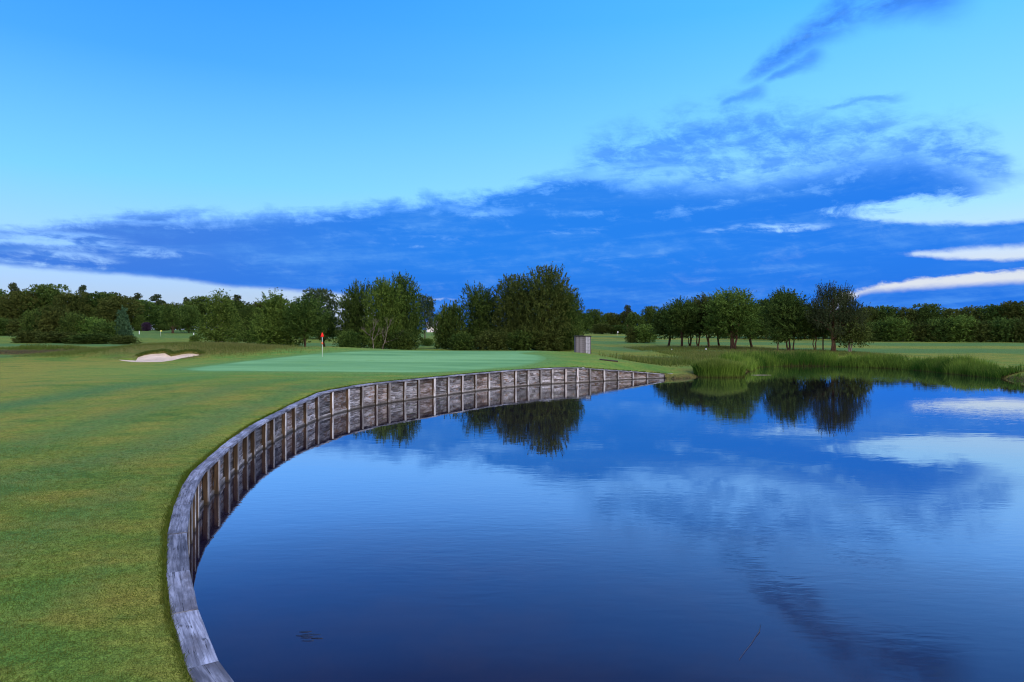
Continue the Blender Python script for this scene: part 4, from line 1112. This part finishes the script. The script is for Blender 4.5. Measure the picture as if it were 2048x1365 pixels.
def shelter():
    Y = 60.0; x = (1165 - CX) / F * Y; z = ground(x, Y)
    top = HC + (YH - 672) / F * Y - z
    root = thing('wooden_shelter', 'narrow grey boarded shelter with a flat dark roof right of the central trees', 'shelter', (x, Y, z))
    w = 29 / F * Y; d = 1.0; th = .04; H = top - .05
    wl = w * .66
    def boards(name, x0, x1, yy, mat, n=9):
        mb = MB(); hh = (H + .1) / n
        for i in range(n): mb.box(((x0 + x1) / 2, yy, -.1 + hh * (i + .5)), (x1 - x0, th, hh - .012))
        mb.build(name, M[mat], root)
    boards('front_boards', -w / 2, -w / 2 + wl, -d / 2, 'shed')
    boards('door', -w / 2 + wl + .02, w / 2, -d / 2 - .03, 'shed_blue', 5)
    boards('back_boards', -w / 2, w / 2, d / 2, 'shed')
    n = 9; hh = (H + .1) / n
    for sx in (-w / 2 - .022, w / 2 + .022):
        mb = MB()
        for i in range(n): mb.box((sx, 0, -.1 + hh * (i + .5)), (th, d, hh - .012))
        mb.build('side_boards', M['shed'], root)
    mb = MB(); mb.box((0, 0, H + .03), (w + .16, d + .25, .06)); mb.build('roof', M['roof'], root)
    for sx in (-w / 2 + wl + .005, w / 2 - .01, -w / 2 + .03):
        mb = MB(); mb.box((sx, -d / 2 - .045, H / 2 - .05), (.05, .04, H + .08)); mb.build('corner_post', M['shed'], root)
shelter()

def slope_strip():
    a, b = np.array(hit(1199, 720.5)), np.array(hit(1236, 724.5)); c = (a + b) / 2
    L = np.linalg.norm(b - a); rz = math.atan2(b[1] - a[1], b[0] - a[0]); z = ground(*c)
    mb = MB()
    sl = (ground(*b) - ground(*a)) / L
    rings = []
    for i in range(6):
        t = i / 5 - .5; zz = sl * L * t
        rings.append([(L * t, -.12, zz - .1), (L * t, .12, zz - .1), (L * t, .12, zz + .09), (L * t, -.12, zz + .07)])
    mb.loft(rings, [0, .2, .4, .6, .8, 1], [0, .2, .4, .6, .8])
    o = mb.build('dark_strip', M['post_side'])  # dark strip laid along a narrow dark slit in the slope
    o.location = (c[0], c[1], z); o.rotation_euler = (0, 0, rz)
    tag(o, 'dark narrow strip let into the grass slope above the wall end', 'timber strip')
slope_strip()

def cottage():
    Y = 240; x = (866 - CX) / F * Y; z = ground(x, Y)
    root = thing('cottage', 'distant pale cottage glimpsed in the gap left of the central trees', 'house', (x, Y, z), .2)
    mb = MB(); mb.box((0, 0, 1.0), (4.4, 4, 2.4)); mb.build('walls', M['render'], root)
    mb = MB()
    mb.loft([[(-2.5, -2.3, 2.15), (-2.5, 2.3, 2.15), (-2.5, 0, 3.7)], [(2.5, -2.3, 2.15), (2.5, 2.3, 2.15), (2.5, 0, 3.7)]], [0, 5], [0, 1, 2, 3])
    r = mb.build('roof', M['slate'], root)
    mb = MB(); mb.box((1.4, 0, 3.7), (.6, .6, 1.1)); mb.build('chimney', M['render'], r)
cottage()

def twig():
    mb = MB(); P = [(1478,1318),(1490,1301),(1503,1285),(1511,1272),(1519,1262),(1521,1248)]
    q = [pix(a, b, .015) for a, b in P]; c = q[2]
    mb.tube([(a - c[0], b - c[1], .004) for a, b in q], [.0012, .0016, .0018, .0020, .0030, .0015], 5)
    o = mb.build('twig', M['bark'], None, True); o.location = (c[0], c[1], .003)
    tag(o, 'thin pale twig floating alone on the near pond water', 'twig')
    c = pix(1523, 750.2, .02); mb = MB()
    mb.tube([(-.75, .03, .0), (-.3, -.01, .012), (.2, .02, .008), (.72, .0, .002)], [.006, .011, .010, .004], 6)
    o = mb.build('floating_branch', M['bark_pale'], None, True); o.location = (c[0], c[1], .01)
    tag(o, 'pale branch floating flat beside the reed clump', 'branch')
twig()

def weed_patch():
    r = random.Random(4); c = pix(612, 1272, 0); mb = MB()
    for k in range(9):
        x, y = r.gauss(0, .07), r.gauss(0, .075); a, b = r.uniform(.03, .08), r.uniform(.008, .02); n = 12
        ring = lambda f, z: [(x + math.cos(2 * math.pi * i / n) * a * f * (1 + .3 * math.sin(i * 2.3 + k)), y + math.sin(2 * math.pi * i / n) * b * f * (1 + .3 * math.cos(i * 1.7 + k)), z) for i in range(n)]
        mb.loft([ring(1, -.004), ring(.9, .0015 + .0004 * k), ring(.2, .002 + .0004 * k)], [0, 1, 2], [i / n for i in range(n + 1)])
    o = mb.build('pond_weed', M['weed']); o.location = (c[0], c[1], 0)
    tag(o, 'small dark patch of pond weed floating on the near water left of centre', 'weed')
weed_patch()

# ------------------------------------------------------------------ sky
EXPO = 1.0
K = 1 / 2 ** EXPO
def azel(px, py):
    u, v = (px - CX) / F, (YH - py) / F
    return math.atan(u), math.atan2(v, math.sqrt(1 + u * u))
def build_world():
    w = bpy.data.worlds.new('World'); S.world = w; w.use_nodes = True
    t = NT(w.node_tree); t.n.clear()
    out = t.node('ShaderNodeOutputWorld'); bg = t.node('ShaderNodeBackground')
    D = t.node('ShaderNodeTexCoord').outputs['Generated']; x, y, z = t.sep(D)
    az = t.m('ARCTAN2', x, y); r = t.m('SQRT', t.m('ADD', t.m('MULTIPLY', x, x), t.m('MULTIPLY', y, y)))
    el = t.m('ARCTAN2', z, r)
    zc = t.m('MAXIMUM', z, 0.0); q = t.m('ADD', zc, .085)
    X, Y = t.m('DIVIDE', x, q), t.m('DIVIDE', y, q)
    A = lambda a: a / 1.7 + .5
    U = t.m('ADD', t.m('DIVIDE', az, 1.7), .5)
    def edge(pts):
        P = []
        for px, py in pts:
            a, e = azel(px, py); P.append((A(a), e + .3))
        P = [(0.0, P[0][1])] + P + [(1.0, P[-1][1])]
        return t.m('SUBTRACT', t.curve(U, P), .3)
    n1 = t.m('SUBTRACT', t.noise(t.xyz(t.m('MULTIPLY', X, .42), t.m('MULTIPLY', Y, .8)), 1.0, 8, .6, .4), .5)
    n2 = t.m('SUBTRACT', t.noise(t.xyz(t.m('ADD', t.m('MULTIPLY', X, 1.0), t.m('MULTIPLY', Y, .35)), t.m('MULTIPLY', Y, 2.6), 4), 1.3, 9, .62, .35), .5)
    n3 = t.m('SUBTRACT', t.noise(t.xyz(t.m('MULTIPLY', az, 5), t.m('MULTIPLY', el, 34), 8), 1.0, 7, .62, .6), .5)
    n4 = t.m('SUBTRACT', t.noise(t.xyz(t.m('MULTIPLY', az, 14), t.m('MULTIPLY', el, 26), 3), 1.0, 8, .65, .5), .5)
    def band(up, lo, k_up, k_lo, soft_up=.03, soft_lo=.012, nu=None, nl=None):
        du = t.m('ADD', t.m('SUBTRACT', up, el), t.m('MULTIPLY', nu or n3, k_up))
        dl = t.m('ADD', t.m('SUBTRACT', el, lo), t.m('MULTIPLY', nl or n3, k_lo))
        return t.m('MULTIPLY', t.smooth(du, -.006, soft_up), t.smooth(dl, -.003, soft_lo))
    up1 = edge([(-60,452),(0,446),(100,442),(200,428),(300,418),(420,424),(560,421),(700,408),(830,388),(950,384),(1000,370),(1080,352),(1150,335),(1185,318),(1290,318),(1450,318),(1650,290),(1800,262),(1900,280),(1980,325),(2048,345)])
    lo1 = edge([(-60,528),(0,531),(100,541),(200,548),(300,556),(400,566),(480,577),(600,586),(700,592),(760,640),(820,700),(1600,700),(1672,600),(1700,589),(1750,578),(1850,563),(1950,554),(2048,548)])
    n5 = t.m('SUBTRACT', t.noise(t.xyz(t.m('MULTIPLY', az, 3.0), t.m('MULTIPLY', t.m('ADD', el, t.m('MULTIPLY', az, -.10)), 44), 2), 1.0, 9, .66, .5), .5)
    n6 = t.m('SUBTRACT', t.noise(t.xyz(t.m('MULTIPLY', t.m('ADD', az, t.m('MULTIPLY', el, .5)), 24), t.m('MULTIPLY', el, 46), 6), 1.0, 8, .68, .35), .5)
    nf = t.m('ADD', t.m('MULTIPLY', n5, .45), t.m('ADD', t.m('MULTIPLY', n4, .6), t.m('MULTIPLY', n6, .5)))
    softr = t.m('ADD', .022, t.m('MULTIPLY', t.smooth(az, .05, .2), .035))
    main = band(up1, lo1, .075, t.m('ADD', .012, t.m('MULTIPLY', t.smooth(az, .3, .5), .03)), softr, .006, nf, nf)
    # broken veil above the bank at the right
    upv = edge([(1000,420),(1110,352),(1148,282),(1200,250),(1290,215),(1390,192),(1470,178),(1560,182),(1640,200),(1720,192),(1850,205),(1950,215),(2010,270),(2048,330)])
    lov = edge([(1000,450),(1150,400),(1300,420),(2048,420)])
    veil = band(upv, lov, .07, .03, .055, .03, nf, nf)
    vt = t.m('ADD', t.m('ADD', t.m('MULTIPLY', n2, .6), t.m('MULTIPLY', n4, .7)), t.m('ADD', t.m('MULTIPLY', n5, .4), t.m('MULTIPLY', n6, 1.0)))
    veil = t.m('MULTIPLY', veil, t.m('MULTIPLY', t.smooth(az, .060, .115), t.smooth(vt, -.24, .20, .12, .98)))
    thin = t.m('MULTIPLY', t.smooth(t.m('ADD', n6, t.m('ADD', n4, t.m('MULTIPLY', n5, .6))), .02, .38), t.m('ADD', .07, t.m('MULTIPLY', t.smooth(el, .12, .24), .55)))
    main = t.m('MULTIPLY', main, t.m('SUBTRACT', 1.0, thin))
    dens = t.m('MAXIMUM', main, t.m('MULTIPLY', veil, .85))
    # openings at the right and slits of light
    gA = band(edge([(1600,424),(1660,420),(1720,402),(1800,394),(1900,388),(2048,362)]), edge([(1600,430),(1660,431),(1750,441),(1850,449),(1950,451),(2048,444)]), .06, .02, .012, .006, nf, nf)
    gA = t.m('MULTIPLY', gA, t.smooth(t.m('ADD', az, t.m('MULTIPLY', n4, .22)), math.atan(610 / F), math.atan(730 / F)))
    gB = band(edge([(1780,512),(1850,505),(1950,498),(2048,493)]), edge([(1780,512),(1850,514),(1920,519),(2048,520)]), .018, .014, .004, .004, nf, nf)
    gB = t.m('MULTIPLY', gB, t.smooth(t.m('ADD', az, t.m('MULTIPLY', n4, .08)), math.atan(750 / F), math.atan(830 / F)))
    def slit(cx, cy, hw, hh, amt):
        a0, e0 = azel(cx, cy)
        dx = t.m('DIVIDE', t.m('SUBTRACT', az, a0), hw / F); dy = t.m('DIVIDE', t.m('ADD', t.m('SUBTRACT', el, e0), t.m('MULTIPLY', n4, .022)), hh / F)
        d = t.m('ADD', t.m('MULTIPLY', dx, dx), t.m('MULTIPLY', dy, dy))
        return t.m('MULTIPLY', t.m('MULTIPLY', t.smooth(d, 1.0, .1), amt), t.smooth(t.m('ADD', n4, n3), -.12, .16))
    gap = t.m('MULTIPLY', t.m('MAXIMUM', gA, gB), t.m('SUBTRACT', 1.0, t.m('MULTIPLY', t.smooth(t.m('ADD', n5, t.m('MULTIPLY', n6, .7)), .10, .32), .6)))
    for s in ((850,484,120,14,.6),(1150,466,80,11,.6),(1530,459,130,11,.9),(700,418,160,12,.6),(120,520,110,20,.9),(60,474,170,20,.8),(230,500,170,13,.6),(380,452,150,9,.4),(890,420,180,14,.4),(1270,343,160,22,.6),(560,590,70,5,.8),(880,599,40,3,.8)):
        gap = t.m('MAXIMUM', gap, slit(*s))
    dens = t.m('MULTIPLY', dens, t.m('SUBTRACT', 1.0, gap))
    # low band along the right horizon
    low = band(edge([(1600,620),(1700,600),(1730,586),(1800,578),(1900,571),(2048,563)]), edge([(1600,700),(2048,700)]), .014, .0, .006, .01, nf, nf)
    low = t.m('MULTIPLY', low, t.smooth(az, math.atan(620 / F), math.atan(690 / F)))
    dens = t.m('MAXIMUM', dens, low)
    # diagonal streaks higher up at the right
    def streak(p0, p1, w0, w1, amt, over=.35):
        a0, e0 = azel(*p0); a1, e1 = azel(*p1); L = math.hypot(a1 - a0, e1 - e0); ux, uy = (a1 - a0) / L, (e1 - e0) / L
        dx, dy = t.m('SUBTRACT', az, a0), t.m('SUBTRACT', el, e0)
        s = t.m('DIVIDE', t.m('ADD', t.m('MULTIPLY', dx, ux), t.m('MULTIPLY', dy, uy)), L)
        p = t.m('SUBTRACT', t.m('MULTIPLY', dx, uy), t.m('MULTIPLY', dy, ux))
        p = t.m('ADD', p, t.m('MULTIPLY', n4, .03))
        wd = t.m('ADD', w0 / F, t.m('MULTIPLY', t.m('MAXIMUM', s, 0.0), (w1 - w0) / F))
        a = t.smooth(t.m('DIVIDE', t.m('ABSOLUTE', p), wd), 1.15, .0)
        e = t.m('MULTIPLY', t.smooth(s, -.12, .2), t.smooth(s, 1.0 + over, .9))
        return t.m('MULTIPLY', t.m('MULTIPLY', a, e), t.m('MULTIPLY', amt, t.smooth(t.m('ADD', t.m('MULTIPLY', n2, .6), t.m('ADD', n4, t.m('MULTIPLY', n6, .7))), -.3, .06, .35, 1)))
    for s in (((1490,160),(1700,18),13,50,1.0,.5),((1690,20),(1880,-14),36,56,1.0,.5),((1528,165),(1632,112),10,24,.8,.3),((1640,215),(1790,198),6,10,.55,.3),((1440,215),(1520,180),8,20,.7,.3)):
        dens = t.m('MAXIMUM', dens, streak(*s))
    # clear sky: paler towards the horizon, deeper towards the top left
    cl = t.ramp(t.m('DIVIDE', el, .6), [(0, (.50, .62, .82)), (.07, (.47, .63, .86)), (.16, (.41, .73, 1.2)), (.33, (.215, .67, 1.6)), (.58, (.075, .42, 1.5)), (.80, (.032, .31, 1.2)), (1, (.025, .27, 1.1))])
    cr = t.ramp(t.m('DIVIDE', el, .6), [(0, (.83, .78, .80)), (.13, (.70, .78, .89)), (.26, (.40, .80, 1.3)), (.45, (.235, .71, 1.7)), (.70, (.10, .55, 1.75)), (1, (.07, .46, 1.5))])
    sky = t.mix(t.smooth(az, -.55, .62), cl, cr)
    cloud = t.mix(t.smooth(az, -.64, -.05), (.060, .215, .76), (.018, .225, .86))
    cloud = t.mix(t.smooth(az, .1, .6), cloud, (.020, .21, .86))
    cloud = t.mix(t.m('MULTIPLY', t.smooth(el, .12, .02), .7), cloud, (.014, .165, .76))
    lite = t.m('ADD', t.m('MULTIPLY', t.smooth(t.m('ADD', t.m('MULTIPLY', n3, .7), t.m('ADD', t.m('MULTIPLY', n5, .7), t.m('MULTIPLY', n6, .5))), -.08, .34), .55), t.m('MULTIPLY', t.smooth(n1, -.02, .25), .22))
    lite = t.m('ADD', lite, t.m('MULTIPLY', t.smooth(el, .16, .30), .25), clamp=True)
    cloud = t.mix(lite, cloud, (.13, .40, .95))
    col = t.mix(dens, sky, cloud)
    # the part of the sky behind the camera and overhead: unseen, brightness made up to light the ground
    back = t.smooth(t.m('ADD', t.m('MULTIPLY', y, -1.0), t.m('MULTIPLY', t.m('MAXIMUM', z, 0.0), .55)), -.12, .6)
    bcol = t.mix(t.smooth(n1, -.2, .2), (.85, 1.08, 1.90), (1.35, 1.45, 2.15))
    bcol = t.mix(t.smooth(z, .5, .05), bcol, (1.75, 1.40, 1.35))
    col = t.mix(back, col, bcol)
    # a physically based sky under it
    sk = t.node('ShaderNodeTexSky', sky_type='NISHITA'); sk.sun_disc = False
    sk.sun_elevation = math.radians(SUN_EL); sk.sun_rotation = math.radians(SUN_ROT); sk.air_density = 1.2; sk.dust_density = .6; sk.ozone_density = 2.0
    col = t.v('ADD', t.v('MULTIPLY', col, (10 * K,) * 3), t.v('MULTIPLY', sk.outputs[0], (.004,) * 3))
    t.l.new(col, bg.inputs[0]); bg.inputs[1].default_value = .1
    t.l.new(bg.outputs[0], out.inputs[0])
SUN_EL, SUN_ROT = 32.0, 140.0
build_world()
sun = bpy.data.lights.new('sun', 'SUN'); sun.energy = 1.2; sun.angle = math.radians(35); sun.color = (1.0, .90, .78)
so = bpy.data.objects.new('sun', sun); COL.objects.link(so)
e, a = math.radians(SUN_EL), math.radians(SUN_ROT)
dirn = Vector((math.sin(a) * math.cos(e), math.cos(a) * math.cos(e), math.sin(e)))      # towards the sun: behind the camera, to the right
so.rotation_euler = dirn.to_track_quat('Z', 'Y').to_euler(); so.location = (30, -30, 40)

# ------------------------------------------------------------------ camera and output
cam = bpy.data.cameras.new('camera'); cam.sensor_width = 36; cam.lens = 24; cam.clip_start = .1; cam.clip_end = 9000
cam.shift_y = -(682.5 - YH) / 2048
co = bpy.data.objects.new('camera', cam); COL.objects.link(co); co.location = (0, 0, HC); co.rotation_euler = (math.pi / 2, 0, 0)
S.camera = co
S.view_settings.view_transform = 'Standard'; S.view_settings.look = 'None'; S.view_settings.exposure = EXPO; S.view_settings.gamma = 1
S.render.engine = 'CYCLES'
S.cycles.use_denoising = True; S.cycles.filter_width = 1.1; S.render.filter_size = 1.1
S.cycles.volume_bounces = 0; S.cycles.max_bounces = 6; S.cycles.diffuse_bounces = 3; S.cycles.transparent_max_bounces = 4
